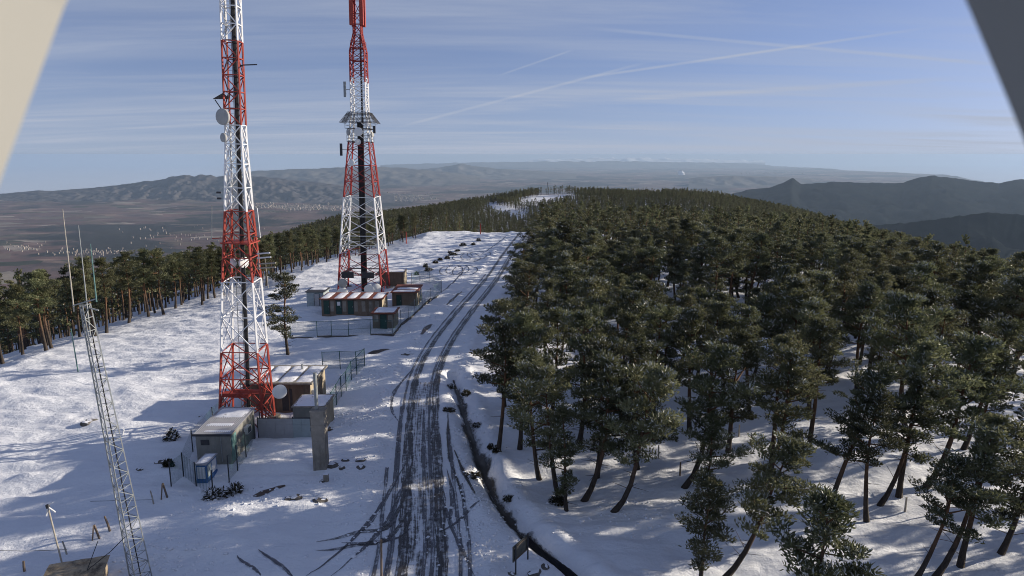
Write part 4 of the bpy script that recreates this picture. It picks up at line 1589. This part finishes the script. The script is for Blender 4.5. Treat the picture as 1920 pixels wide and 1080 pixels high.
def door(parent, x0, x1, y, z1, mkey='green_door', z0=.0):
    d = MB().box(x0 + .05, x1 - .05, y - .03, y + .02, z0, z1 - .05).build('door', M[mkey], parent)
    MB().box(x0, x0 + .05, y - .05, y + .02, z0, z1).box(x1 - .05, x1, y - .05, y + .02, z0, z1).box(x0 + .05, x1 - .05, y - .05, y + .02, z1 - .05, z1).build('door_frame', M['darkmetal'], d)
    MB().box(x1 - .18, x1 - .12, y - .08, y - .03, z0 + .95, z0 + 1.1).build('handle', M['galv'], d)
    return d


def window(parent, face, p, a0, a1, z0, z1):
    """face 'x': in the plane x=p, spanning y a0..a1"""
    f = MB()
    t = .06
    f.box(p, p + .06, a0, a1, z0, z0 + t).box(p, p + .06, a0, a1, z1 - t, z1).box(p, p + .06, a0, a0 + t, z0 + t, z1 - t).box(p, p + .06, a1 - t, a1, z0 + t, z1 - t)
    o = f.build('window', M['panel_white'], parent)
    MB().box(p + .01, p + .03, a0 + t, a1 - t, z0 + t, z1 - t).build('pane', M['glass'], o)
    MB().box(p, p + .12, a0 - .05, a1 + .05, z0 - .08, z0 - .003).build('sill', M['concrete'], o)
    return o


def origin_of(x, y):
    return (x, y, hz(x, y))


# grey shed in the near compound
b = thing('equipment_shed', 'small grey shed with corrugated mono-pitch roof in the near fenced compound', 'shed', origin_of(-21.3, 48.8))
walls(b, -1.25, 1.2, -2.3, 2.4, 2.15, 'grey_wall', .03)
sheets(b, -1.4, 1.35, -2.5, 2.55, 2.22, 5, .03, 'sheet')
roof_snow(b, -1.35, 1.3, .35, 2.45, 2.29, .03, 0, .05, seed=3)
roof_snow(b, -1.2, 1.0, -1.1, -.45, 2.27, .03, 0, .03, seed=4)
roof_snow(b, -.9, 1.25, -2.1, -1.75, 2.25, .03, 0, .025, seed=6)
dr = MB().box(1.2, 1.24, -2.15, -1.3, .02, 1.95).build('door', M['teal'], b)
MB().box(1.24, 1.28, -1.5, -1.42, .95, 1.1).build('handle', M['galv'], dr)
MB().box(-1.42, 1.37, -2.56, -2.5, 2.1, 2.26).build('fascia', M['darkmetal'], b)

MB().box(-.9, -.3, -2.34, -2.302, 1.35, 1.75).build('vent', M['darkmetal'], b)
MB().tube([(.55, -2.33, .1), (.55, -2.33, 2.1)], .03, 6).build('conduit', M['galv'], b)
acu = MB().box(1.202, 1.5, .2, .9, 1.1, 1.65).build('air_conditioner', M['panel_white'], b)
MB().box(1.502, 1.515, .27, .83, 1.16, 1.59).build('grille', M['darkmetal'], acu)

# kiosk
b = thing('electric_kiosk', 'small blue and white electrical kiosk beside the grey shed', 'kiosk', origin_of(-21.05, 44.6))
MB().box(-.36, .36, -.85, .85, -.3, .22).build('plinth', M['blue'], b)
MB().box(-.34, .34, -.83, .83, .222, 1.3).build('body', M['blue'], b)
MB().box(-.27, .27, -.86, -.832, .3, 1.15).build('front_panel', M['panel_white'], b)
for y0, y1 in ((-.7, -.08), (.05, .7)):
    MB().box(.342, .365, y0, y1, .32, 1.15).build('side_panel', M['panel_white'] if y0 > 0 else M['sheet_blue'], b)
MB().box(-.42, .42, -.92, .92, 1.302, 1.38).build('roof', M['sheet'], b)
roof_snow(b, -.36, .36, -.8, .86, 1.39, thick=.06, seed=5)

# brown flat-roofed building behind the near tower
b = thing('equipment_building', 'brown flat-roofed building with snow on the roof behind the near tower', 'building', origin_of(-20.6, 60.2))
walls(b, -3.0, 2.9, -2.2, 2.6, 2.45, 'brown_wall')
MB().box(2.902, 2.94, -2.2, 2.6, -.5, 2.45).build('sunlit_side_wall', M['sunlit_cream'], b)  # sun-facing side overlaid in a lighter colour that stands for sunlight
MB().box(-3.2, 3.15, -2.45, 2.85, 2.455, 2.60).build('roof', M['concrete'], b)
for k in range(4):
    roof_snow(b, -3.1 + k * 1.56, -1.62 + k * 1.56, -2.3, 2.75, 2.60, thick=.07, seed=11 + k)
window(b, 'x', 2.94, -1.2, -.4, 1.05, 1.75)
MB().box(2.942, 2.97, .5, 1.4, 0, 2.0).build('door', M['brown_wall'], b)
for k in range(5):
    MB().box(-2.9 + k * 1.3, -2.82 + k * 1.3, -2.26, -2.202, -.5, 2.44).build('pilaster', M['brown_wall'], b)
MB().box(.4, 1.3, -2.24, -2.202, 0, 2.0).build('door', M['darkmetal'], b)

ac = MB().box(2.942, 3.22, -1.95, -1.35, 1.25, 1.8).build('air_conditioner', M['panel_white'], b)
MB().box(3.222, 3.235, -1.88, -1.42, 1.31, 1.74).build('grille', M['darkmetal'], ac)
MB().tube([(2.98, .2, .1), (2.98, .2, 2.4)], .035, 6).build('conduit', M['galv'], b)
MB().tube([(-1.2, -2.25, .2), (-1.2, -2.25, 2.4)], .04, 6).build('conduit', M['cable'], b)
MB().box(-2.3, -1.7, -2.24, -2.202, 1.5, 1.95).build('vent', M['darkmetal'], b)
MB().tube([(1.2, 1.4, 2.6), (1.2, 1.4, 3.15)], .09, 8).build('roof_pipe', M['galv'], b)

# hut with snow-speckled roof
b = thing('equipment_hut', 'small block hut with snow-speckled roof beside the tall concrete pillar', 'hut', origin_of(-16.4, 54.4))
walls(b, -1.25, 1.25, -1.4, 1.4, 1.85, 'grey_wall')
MB().box(1.252, 1.28, -1.4, 1.4, -.4, 1.85).build('sunlit_side_wall', M['sunlit_cream'], b)
MB().box(-1.35, 1.4, -1.5, 1.5, 1.856, 1.98).build('roof', M['concrete'], b)
roof_snow(b, -1.3, 1.35, -1.45, 1.45, 1.985, thick=.05, seed=21)

# sheet-metal wall with two kinds of sheet
b = thing('sheet_metal_wall', 'low wall of pale metal sheets between the grey shed and the concrete pillar', 'wall', origin_of(-17.8, 51.2))
for k in range(6):
    x0 = -2.05 + k * .68
    sm = MB()
    for j in range(8):
        sm.box(x0 + .005, x0 + .672, -.015 - .012 * (j % 2), .02, -.3 + j * .235, -.3 + j * .235 + .232)
    sm.build('metal_sheet', M['sheet'] if k < 4 else M['sheet_blue'], b)
for x in (-2.1, -.7, .66, 2.08):
    MB().tube([(x, .07, -.4), (x, .07, 1.7)], .045, 6).build('post', M['darkmetal'], b)
MB().box(-2.1, 2.1, .03, .09, 1.58, 1.64).build('rail', M['darkmetal'], b)

# concrete pillar with steel post
b = thing('concrete_pillar', 'tall square concrete pillar with a steel post on top, beside the road', 'pillar', origin_of(-13.52, 45.9))
for k in range(4):
    MB().box(-.46, .46, -.4, .4, (-.4 if k == 0 else k * 1.06), (k + 1) * 1.06 - .006).build('block', M['concrete'], b)
MB().box(-.49, .49, -.43, .43, 3.15, 3.28).build('ledge', M['concrete'], b)
MB().box(-.5, .5, -.44, .44, 4.242, 4.34).build('cap', M['concrete'], b)
MB().tube([(-.1, 0, 4.34), (-.1, 0, 7.0)], .13, 8).build('steel_post', M['galv'], b)
b = thing('concrete_bollard', 'short grey stone bollard in front of the concrete pillar', 'bollard', origin_of(*G0(612, 907)))
MB().prism([(-.17, -.2), (.17, -.2), (.15, .5), (-.15, .5)], 1, -.13, .13).build('stone', M['concrete'], b)
MB().box(-.16, .16, -.14, .14, .502, .54).build('cap', M['snow_clump'], b)

# far compound
b = thing('equipment_building', 'long low building with red-edged snowy roof and three dark green doors', 'building', origin_of(-22.3, 96.2))
walls(b, -4.2, 4.2, -2.0, 2.2, 2.1, 'brown_wall')
MB().box(4.202, 4.24, -2.0, 2.2, -.4, 2.1).build('sunlit_side_wall', M['sunlit_cream'], b)
MB().box(-4.4, 4.45, -2.3, 2.4, 2.106, 2.22).build('roof', M['red_roof'], b)
roof_snow(b, -4.3, 4.35, -2.15, 2.3, 2.225, thick=.06, seed=31, strips=[(.0, .14), (.21, .36), (.42, .56), (.62, .77), (.83, .99)])
for x in (-3.9, -2.2, -.55):
    d = door(b, x, x + .85, -2.02, 1.95)
MB().box(-2.0, -1.55, -2.07, -2.055, 1.2, 1.75).build('notice', M['panel_white'], b)
for x in (-2.95, -1.25, .35, 1.4, 2.4, 3.3):
    MB().box(x, x + .5, -2.03, -2.002, .35, 1.8).build('wall_panel', M['concrete'], b)

b = thing('equipment_hut', 'small hut with red-edged roof and central dark door at the compound corner', 'hut', origin_of(-16.5, 88.2))
walls(b, -1.4, 1.35, -1.6, 1.6, 2.0, 'brown_wall')
MB().box(1.352, 1.39, -1.6, 1.6, -.4, 2.0).build('sunlit_side_wall', M['sunlit_cream'], b)
MB().box(-1.6, 1.6, -1.85, 1.8, 2.006, 2.12).build('roof', M['red_roof'], b)
roof_snow(b, -1.3, 1.4, -1.5, 1.7, 2.125, thick=.07, seed=41)
door(b, -.45, .45, -1.62, 1.9)
for x in (-1.25, .6):
    MB().box(x, x + .6, -1.63, -1.602, .95, 1.85).build('wall_panel', M['concrete'], b)

b = thing('equipment_building', 'brown building with rusty red roof at the right end of the far compound', 'building', origin_of(-15.7, 102))
walls(b, -1.8, 1.7, -2.9, 3.0, 2.2, 'brown_wall')
MB().box(1.702, 1.74, -2.9, 3.0, -.4, 2.2).build('sunlit_side_wall', M['sunlit_cream'], b)
MB().box(-2.0, 1.95, -3.1, 3.2, 2.206, 2.33).build('roof', M['red_roof'], b)
roof_snow(b, -1.8, 1.6, -2.6, -1.5, 2.335, thick=.06, seed=51)
roof_snow(b, -1.5, 1.7, -.9, .6, 2.335, thick=.06, seed=52)
window(b, 'x', 1.74, 1.2, 1.9, 1.0, 1.7)
door(b, -1.2, -.4, -2.92, 1.9)

b = thing('equipment_building', 'cream box-shaped building with snowy roof behind the far tower legs', 'building', origin_of(-20.3, 118))
walls(b, -2.3, 1.8, -1.6, 1.8, 2.2, 'brown_wall')
MB().box(1.802, 1.84, -1.6, 1.8, -.4, 2.2).build('sunlit_side_wall', M['sunlit_cream'], b)
MB().box(-2.4, 1.95, -1.7, 1.9, 2.206, 2.3).build('roof', M['sunlit_cream'], b)
roof_snow(b, -2.3, 1.85, -1.6, 1.8, 2.305, thick=.06, seed=61)

b = thing('equipment_hut', 'plain grey flat-roofed hut at the left end of the long low building', 'hut', origin_of(-28.8, 101))
walls(b, -1.3, 1.2, -1.5, 1.6, 2.0, 'sheet_blue')
MB().box(-1.45, 1.4, -1.7, 1.8, 2.006, 2.12).build('roof', M['darkmetal'], b)
door(b, -.2, .6, -1.52, 1.8, 'sheet')
roof_snow(b, -1.3, 1.2, -.2, 1.6, 2.125, thick=.05, seed=71)

# ------------------------------------------------------------------ fences
def fence(label, pix, ht=1.9, rail=True, key='fence_green', kerb=False):
    P_ = [G0(*p) if p[1] > 400 else p for p in pix]
    x0, y0 = P_[0]
    z0 = hz(x0, y0)
    f = thing('wire_fence', label, 'fence', (x0, y0, z0))
    loc = [(x - x0, y - y0, hz(x, y) - z0) for x, y in P_]
    for p in loc:
        MB().tube([(p[0], p[1], p[2] - .3), (p[0], p[1], p[2] + ht + .06)], .04, 6).build('post', M[key], f)
    for a, c in zip(loc[:-1], loc[1:]):
        d = Vector((c[0] - a[0], c[1] - a[1], 0))
        n = Vector((-d.y, d.x, 0)).normalized() * .008
        v = []
        for q in (a, c):
            for z in (.05, ht):
                for s_ in (-1, 1):
                    v.append((q[0] + n.x * s_, q[1] + n.y * s_, q[2] + z))
        MB().add(v, [(0, 4, 6, 2), (1, 3, 7, 5), (2, 6, 7, 3), (0, 1, 5, 4), (0, 2, 3, 1), (4, 5, 7, 6)]).build('netting', M['netting'], f)
        if rail:
            bar(f, 'rail', (a[0], a[1], a[2] + ht), (c[0], c[1], c[2] + ht), .04, key)
            bar(f, 'rail', (a[0], a[1], a[2] + .9), (c[0], c[1], c[2] + .9), .03, key)
        if kerb:
            ko = MB().prism([(-.1, -.3), (.1, -.3), (.1, .16), (-.1, .16)], 0, 0, d.length).build('kerb', M['rock'], f, loc=(a[0], a[1], a[2]))
            ko.rotation_euler = (0, 0, math.atan2(d.y, d.x))
    return f


fence('green wire fence running along the roadside of the near compound', [(617, 790), (622, 772), (631, 755), (640, 741), (649, 726), (659, 712), (669, 700), (684, 684)], 1.9)
fence('green gate-like fence panel at the back of the near compound', [(605, 690), (638, 690), (668, 690), (684, 685)], 1.9)
fence('thin wire fence beside the grey shed and blue kiosk', [(488, 800), (478, 830), (462, 862), (446, 885), (430, 905)], 1.9, False, 'darkmetal')
fence('thin wire fence on the snowfield side of the kiosk', [(400, 930), (368, 912), (345, 900), (322, 920)], 1.7, False, 'darkmetal')
fence('thin wire fence behind the grey shed', [(345, 900), (362, 850), (400, 800), (422, 782)], 1.7, False, 'darkmetal')
fence('green fence along the front of the far compound with dark kerb', [(545, 632), (595, 632), (622, 631), (654, 631), (695, 631), (736, 631)], 2.0, True, 'fence_green', True)
fence('wire fence climbing along the roadside of the far compound', [(736, 631), (752, 612), (766, 600), (778, 590), (792, 578), (808, 563), (828, 550)], 2.0, False, 'galv', True)
fence('low wire fence in the clearing beyond the far compound', [(828, 550), (806, 533), (786, 528), (772, 532)], 2.0, False, 'galv')

# ------------------------------------------------------------------ small things
def pole(name, label, cat, a, b, r, mkey, group=None):
    a = Vector(a)
    o = MB().tube([(0, 0, -.3), tuple((Vector(b) - a) * .5), tuple(Vector(b) - a)], [r, r * .9, r * .75], 6).build(name, M[mkey], None, True, a)
    return tag(o, label, cat, group)


# weather vane pole
x, y = G0(118, 1066)
b = thing('wind_vane', 'wind vane pole with small crossed arms at the bottom corner', 'wind vane', (x, y, hz(x, y)))
b.rotation_euler = (0, R(-6), 0)
MB().tube([(0, 0, -.3), (0, 0, 3.35)], .045, 8).build('pole', M['pale_wood'], b)
MB().box(-.07, .07, -.07, .07, 3.35, 3.55).build('hub', M['darkmetal'], b)
bar(b, 'arm', (0, 0, 3.4), (.36, -.05, 3.1), .07, 'panel_white')
bar(b, 'arm', (0, 0, 3.4), (-.12, -.1, 2.95), .07, 'panel_white')
bar(b, 'arm', (0, 0, 3.52), (.25, .1, 3.6), .04, 'panel_white')
for px, py, ax_, bx2, ht, lab in ((172, 1012, 0, 0, .9, 'pair of dark leaning stakes by the foreground mast'), (302, 941, 0, 0, 1.05, 'pair of dark leaning stakes below the kiosk')):
    x, y = G0(px, py)
    b = thing('leaning_stakes', lab, 'stakes', (x, y, hz(x, y)))
    bar(b, 'stake', (0, 0, -.2), (.14, .1, ht), .07, 'wood')
    bar(b, 'stake', (.38, .2, -.2), (.13, .17, ht), .09, 'wood')
for px0, py0, px1, py1, lab, key in ((208, 998, 196, 968, 'single dark stake tilted left, behind the foreground mast', 'wood'), (289, 946, 282, 920, 'pale stake at the end of a wire left of the kiosk', 'pale_wood'),
                                     (127, 1043, 117, 1015, 'pale thin stake behind the wind vane pole', 'pale_wood'), (47, 1082, 44, 1052, 'weathered post in the bottom left corner', 'wood'),
                                     (715, 1085, 715, 1012, 'dark marker post at the near road edge', 'wood')):
    x, y = G0(px0, py0)
    q = at_y(px1, py1, y + .05)
    pole('stake', lab, 'stake', (x, y, hz(x, y)), q, .07 if key != 'pale_wood' else .05, key)
for pa, pb, lab in (((170, 945), (287, 946), 'thin wire strung low across the snow left of the kiosk'), ((-20, 1038), (127, 1043), 'thin wire strung low to the pale stake by the wind vane')):
    xa, ya = G0(*pa)
    xb, yb = G0(*pb)
    tag(MB().tube([(xa, ya, hz(xa, ya) + .32), ((xa + xb) / 2, (ya + yb) / 2, hz((xa + xb) / 2, (ya + yb) / 2) + .25), (xb, yb, hz(xb, yb) + .3)], .014, 4).build('wire', M['cable']), lab, 'wire')
xa, ya = G0(188, 1052)
tag(MB().tube([(xa, ya, hz(xa, ya) + .9), (-21.6, 31.9, 1.25), (-20.6, 32.4, 2.0), (-19.9, 32.6, 2.7)], .02, 5).build('cable', M['cable']), 'black cable sagging from the stone roof to the foreground mast', 'cable')

# tan stone roof slab of a low hut at the very bottom
x, y = G0(158, 1090)
b = thing('stone_hut', 'tan weathered stone roof of a low hut at the bottom edge', 'hut', (x, y - .6, hz(x, y)), R(20))
MB().box(-1.25, 1.25, -1.0, 1.0, -.4, .72).build('wall', M['stone'], b)
U, V = np.meshgrid(np.linspace(-1.4, 1.4, 26), np.linspace(-1.15, 1.15, 22))
Zt = .95 + .10 * fbm(U * 1.6 + 4, V * 1.6, 4) - .12 * np.abs(V)
top = grid_mesh('roof', U + .06 * fbm(V * 3, U, 2), V + .06 * fbm(U * 3, V, 2), Zt, [M['stone']])
link('roof', top, b)
MB().box(-1.36, 1.36, -1.1, 1.1, .722, .84).build('slab', M['stone'], b)

# information board seen from behind
x0, y0 = G0(967, 1077)
x1, y1 = G0(990, 1066)
b = thing('notice_board', 'dark back of a notice board on two posts beside the ditch', 'sign', (x0, y0, hz(x0, y0)))
dx, dy = (x1 - x0) * 1.0, 1.05
bar(b, 'post', (0, 0, -.3), (0, 0, 1.65), .08, 'darkmetal')
bar(b, 'post', (dx, dy, hz(x1, y1) - b.location.z - .3), (dx, dy, 1.75), .08, 'darkmetal')
d = Vector((dx, dy, 0))
n = Vector((dy, -dx, 0)).normalized()
e = d.normalized()
v = []
for s_ in (-.16, d.length + .16):
    for z in (.72, 1.62):
        for o_ in (.06, .11):
            q = e * s_ - n * o_
            v.append((q.x, q.y, z))
MB().add(v, [(0, 4, 6, 2), (1, 3, 7, 5), (2, 6, 7, 3), (0, 1, 5, 4), (0, 2, 3, 1), (4, 5, 7, 6)]).build('board', M['sign'], b)
q1 = n * .0
for z in (.8, 1.52):
    bar(b, 'batten', tuple(e * -.1 - n * .04 + Vector((0, 0, z))), tuple(e * (d.length + .1) - n * .04 + Vector((0, 0, z))), .05, 'wood')

# marker stakes among the trees
for k, (px, py) in enumerate(((1234, 865), (1275, 888), (1385, 822), (1407, 842), (1697, 958), (1775, 955))):
    x, y = H1(px, py)
    z = hz(x, y)
    pole('stake', ('pale stake under the pine with the bowed trunk', 'slim dark stake left of the curved dark trunk', 'pale square stake between the slender pines', 'dark short stake in the streaked glade snow',
                   'pale stake beside the tall dark leaning pine', 'grey stake near the corner group of pines')[k], 'stake', (x, y, z), (x, y, z + 1.0), .07, 'pale_wood' if k % 2 == 0 else 'wood')
for px, py, lab in ((762, 458, 'dark red marker pole at the far edge of the clearing'), (901, 441, 'short red marker pole where the road tops the rise')):
    x, y = H1(px, py)
    pole('marker_pole', lab, 'pole', (x, y, hz(x, y)), (x, y, hz(x, y) + 3.0), .16, 'dark_red')
# bare poles on the left
for k, (px, py, ht) in enumerate(((627, 505, 0), (503, 540, 5.2), (147, 700, 4.6))):
    if ht:
        x, y = H1(px, py)
        pole('bare_pole', ('', 'slender bare pole rising in front of the wood right of the near tower', 'thin greenish rod standing left of the foreground mast')[k], 'pole', (x, y, hz(x, y)), (x - .2, y, hz(x, y) + ht), .07, 'pale_wood' if k == 1 else 'teal')


def rock_mesh(seed, r):
    g = np.random.default_rng(seed)
    import bmesh
    bm = bmesh.new()
    bmesh.ops.create_icosphere(bm, subdivisions=2, radius=r)
    for q in bm.verts:
        d_ = q.co.normalized()
        f_ = 1 + .55 * float(fbm(np.array([d_.x * 1.7 + seed]), np.array([d_.y * 1.7 + d_.z * 1.3]), 3)[0])
        q.co = Vector((q.co.x * f_ * 1.25, q.co.y * f_, q.co.z * f_ * .5))
    r_ = r
    me_ = bpy.data.meshes.new('rock')
    bm.to_mesh(me_)
    bm.free()
    me_.materials.append(M['rock'])
    me_.materials.append(M['snow_clump'])
    for p in me_.polygons:
        if p.normal.z > .94:
            p.material_index = 1
    return me_


ROCKS = [(160, 796, .40, 'left one of two dark rocks in the snowfield beyond the foreground mast'), (171, 789, .42, 'right one of two dark rocks in the snowfield beyond the foreground mast'),
         (262, 884, .22, 'small dark rock alone on blue shaded snow'), (302, 870, .36, 'dark rock beside the round shrub left of the kiosk'), (376, 783, .2, 'small rock on the snow behind the grey shed roof'),
         (622, 879, .45, 'dark rock at the foot of the concrete pillar'), (641, 882, .24, 'small stone right of the pillar foot rock'), (648, 868, .26, 'stone behind the pillar foot rock'),
         (676, 867, .34, 'flat dark stone farther of the pair between pillar and road'), (677, 880, .3, 'dark stone nearer of the pair between pillar and road'), (556, 938, .34, 'snow-capped stone between bare earth and pillar'),
         (540, 940, .24, 'low stone next to the bare earth patch'), (598, 941, .42, 'long flat stone in front of the bollard'), (605, 908, .24, 'dark stone touching the bollard'),
         (958, 1077, .2, 'little stone just left of the notice board'), (1003, 1080, .36, 'round snow-rimmed stone at the bottom right of the notice board'), (1022, 1072, .25, 'dark stone farther right of the notice board'),
         (760, 667, .36, 'dark stone on the snow between the compounds near the road'), (612, 806, .4, 'stone at the corner of the speckled hut')]
for k, (px, py, r, lab) in enumerate(ROCKS):
    x, y = G0(px, py)
    o = link('rock', rock_mesh(k + 3, r), None, (x, y, hz(x, y) - r * .05))
    o.rotation_euler = (0, 0, k * 1.3)
    tag(o, lab, 'rock', 'stones lying on the snow')


def shrub(px, py, r, ht, snow, label, seed, xy=None):
    g = np.random.default_rng(seed)
    x, y = G0(px, py) if xy is None else xy
    o = thing('shrub', label, 'shrub', (x, y, hz(x, y)), 0, 'low shrubs in the snow')
    st = MB()
    for _ in range(9):
        a = g.uniform(0, 6.28)
        st.tube([(0, 0, -.1), (math.cos(a) * r * .4, math.sin(a) * r * .4, ht * .55), (math.cos(a) * r * .9, math.sin(a) * r * .9, ht * g.uniform(.6, 1))], [.03, .02, .008], 3, cap=False)
    st.build('stem', M['twig'], o)
    m_ = int(420 * max(.5, r))
    d_ = g.normal(0, 1, (m_, 3))
    d_ /= np.linalg.norm(d_, axis=1)[:, None]
    d_[:, 2] = np.abs(d_[:, 2])
    lump = 1 + .5 * fbm(d_[:, 0] * 2 + seed, d_[:, 1] * 2 + d_[:, 2], 2)
    pos = d_ * np.array([r, r, ht]) * lump[:, None] * (g.uniform(.15, 1, (m_, 1)) ** .4)
    out = d_ + g.normal(0, .5, (m_, 3))
    out /= np.linalg.norm(out, axis=1)[:, None]
    aa = np.cross(out, g.normal(0, 1, (m_, 3)))
    aa /= np.linalg.norm(aa, axis=1)[:, None] + 1e-9
    ln, wd = .16, .05
    q = np.stack([pos - out * ln, pos + aa * wd, pos + out * ln, pos - aa * wd], 1).reshape(-1, 3)
    mi = ((g.random(m_) < snow) & (pos[:, 2] > ht * .3)).astype(int)
    link('foliage', fast_mesh('shrub_foliage', q, np.arange(len(q)).reshape(-1, 4), [M['shrub'], M['snow_clump']], mi), o)


M['shrub'] = needle_mat('shrub_leaves', (0.035, 0.030, 0.020), (0.065, 0.058, 0.034), (0.12, 0.095, 0.055))
SHR = [(402, 938, .75, .85, .35, 'snow-dusted shrub in front of the blue kiosk'), (440, 925, .55, .7, .3, 'second snowy shrub right of the kiosk'), (322, 826, .6, .75, .3, 'snowy shrub left of the grey shed'),
       (317, 880, .4, .5, .05, 'dark round shrub left of the kiosk fence'), (1047, 938, 0.6, .5, .1, 'low dark bush under the pine above the ditch mud')]
for k, q in enumerate(SHR):
    shrub(*q, seed=60 + k)
# scrub along the ditch
g_ = random.Random(4)
for k in range(8):
    p = DITCH[int(5 + k * 3.9 + g_.uniform(-1, 1))]
    side_ = g_.choice((-1, 1, 1))
    shrub(0, 0, g_.uniform(.22, .6), g_.uniform(.15, .42), .3, 'dark low scrub growing along the muddy ditch', 90 + k, (p[0] + side_ * g_.uniform(.45, 1.3), p[1] + g_.uniform(-.8, .8)))
for k in range(12):
    t_ = k / 11
    px, py = 785 + 105 * t_ + g_.uniform(-9, 9), 512 - 58 * t_ + g_.uniform(-3, 3)
    shrub(px, py, g_.uniform(.5, 1.1), g_.uniform(.4, .8), .08, 'dark bush in the broken hedge row across the far clearing', 120 + k)

# crumbled snow thrown up beside the road and around the compounds
g_ = np.random.default_rng(12)
ico = [(0, 0, 1), (.9, 0, .3), (.28, .85, .3), (-.72, .53, .3), (-.72, -.53, .3), (.28, -.85, .3), (.6, .44, -.5), (-.23, .7, -.5), (-.75, 0, -.5), (-.23, -.7, -.5), (.6, -.44, -.5)]
icf = [(0, 1, 2), (0, 2, 3), (0, 3, 4), (0, 4, 5), (0, 5, 1), (1, 6, 2), (2, 7, 3), (3, 8, 4), (4, 9, 5), (5, 10, 1), (6, 7, 2), (7, 8, 3), (8, 9, 4), (9, 10, 5), (10, 6, 1)]
ico = np.array(ico)
VV_, FF_ = [], []
road_a = np.array(ROAD)
spots = []
for _ in range(1500):
    p = road_a[int(len(road_a) * min(.98, g_.beta(1.3, 2.6)))]
    spots.append((p[0] + g_.choice((-1, 1)) * (2.2 + abs(g_.normal(0, 1.5))), p[1] + g_.normal(0, 1.5), g_.uniform(.03, .12)))
for cx_, cy_, n_ in ((660, 785, 160), (640, 900, 60), (700, 700, 120), (430, 945, 120), (905, 940, 140), (760, 620, 80), (890, 1030, 120), (300, 1060, 160), (1180, 960, 90)):
    x_, y_ = G0(cx_, cy_)
    for _ in range(n_):
        spots.append((x_ + g_.normal(0, 1.8), y_ + g_.normal(0, 1.4), g_.uniform(.03, .13)))
SX = np.array(spots)
SZ = h(SX[:, 0], SX[:, 1])
for i_, ((x_, y_, r_), z_) in enumerate(zip(spots, SZ)):
    VV_.append(ico * np.array([r_ * g_.uniform(.8, 1.6), r_ * g_.uniform(.8, 1.4), r_ * g_.uniform(.5, .9)]) * g_.uniform(.75, 1.2, (11, 1)) + np.array([x_, y_, z_ + r_ * .2]))
    FF_.append(np.array(icf) + 11 * i_)
cl = link('snow_crumbs', fast_mesh('snow_crumbs', np.concatenate(VV_), np.concatenate(FF_), [M['snow_clump']], None, True))
cl['kind'] = 'stuff'
cl['label'] = 'crumbled snow lumps strewn beside the road'
cl['category'] = 'snow'

# steam plume far on the plain
top = at_y(1278, 319, 36000)
bot = at_y(1276, 337, 36000)
pl = MB()
ring = []
for i, t_ in enumerate(np.linspace(0, 1, 12)):
    c_ = Vector(bot).lerp(Vector(top), t_) + Vector((60 * math.sin(t_ * 5), 0, 0))
    ring.append((c_, 75 + 80 * math.sin(min(1, t_ * 1.3) * 2.4) + 20 * math.sin(i * 2.1)))
pl.tube([r_[0] for r_ in ring], [max(12, r_[1]) for r_ in ring], 12)
tag(pl.build('steam_plume', M['steam'], None, True), 'white steam plume rising from the hazy far plain', 'steam')
# mast on the far hill
q0, q1 = at_y(1028, 353, 752), at_y(1027, 342, 752)
pole('radio_mast', 'tiny thin mast on top of the far wooded hill', 'mast', (q0[0], q0[1], hz(q0[0], q0[1])), tuple(q1), .35, 'darkmetal')

# ------------------------------------------------------------------ the camera's own hood, on its pole
hood = thing('camera_hood', 'white arched camera hood framing both upper corners of the view', 'camera hood', (0, -.25, 0))
D = .34
lx0, lz0 = (118 - 960) / F * D, (540 - 28) / F * D
inner = [((-18 - 960) / F * D, (540 - 390) / F * D), ((50 - 960) / F * D, (540 - 205) / F * D), ((118 - 960) / F * D, (540 - 20) / F * D), ((200 - 960) / F * D, (540 + 170) / F * D), ((420 - 960) / F * D, (540 + 330) / F * D),
         ((960 - 960) / F * D, (540 + 400) / F * D), ((1500 - 960) / F * D, (540 + 330) / F * D), ((1735 - 960) / F * D, (540 + 170) / F * D), ((1819 - 960) / F * D, (540 - 20) / F * D), ((1880 - 960) / F * D, (540 - 165) / F * D), ((1935 - 960) / F * D, (540 - 300) / F * D)]
outer = [(p[0] * 1.35 + (.02 if p[0] > 0 else -.02), p[1] * 1.12 + .02) for p in inner]
hb = MB()
nI = len(inner)
fw, up_ = Vector((0, CP, -SP)), Vector((0, SP, CP))
vs = []
for dep in (D - .10, D):
    for p in inner + outer:
        w = fw * dep + up_ * p[1] + Vector((p[0], 0, 0))
        vs.append((w.x, w.y + .25, w.z + CAMZ))
fs = []
for i in range(nI - 1):
    a_, b_, c_, d_ = i, i + 1, nI + i + 1, nI + i
    o_ = 2 * nI
    fs += [(a_, d_, c_, b_), (a_ + o_, b_ + o_, c_ + o_, d_ + o_), (a_, b_, b_ + o_, a_ + o_), (d_, d_ + o_, c_ + o_, c_)]
fs += [(0, 2 * nI, 3 * nI, nI), (nI - 1, 2 * nI - 1, 4 * nI - 1, 3 * nI - 1)]
for q_ in fs:
    b0 = len(hb.v)
    hb.add([vs[i] for i in q_], [tuple(range(len(q_)))], 0 if sum(vs[i][0] for i in q_) < 0 else 1)  # left half white, right half painted darker as its shaded side
hb.build('shell', [M['hood_white'], M['hood_shade_grey']], hood)
MB().tube([(0, -.02, -.3), (0, -.02, CAMZ - .25)], [.16, .10], 10).build('pole', M['galv'], hood)
MB().box(-.3, .3, -.06, .02, CAMZ - .25, CAMZ + .34).build('bracket', M['hood_shade_grey'], hood)
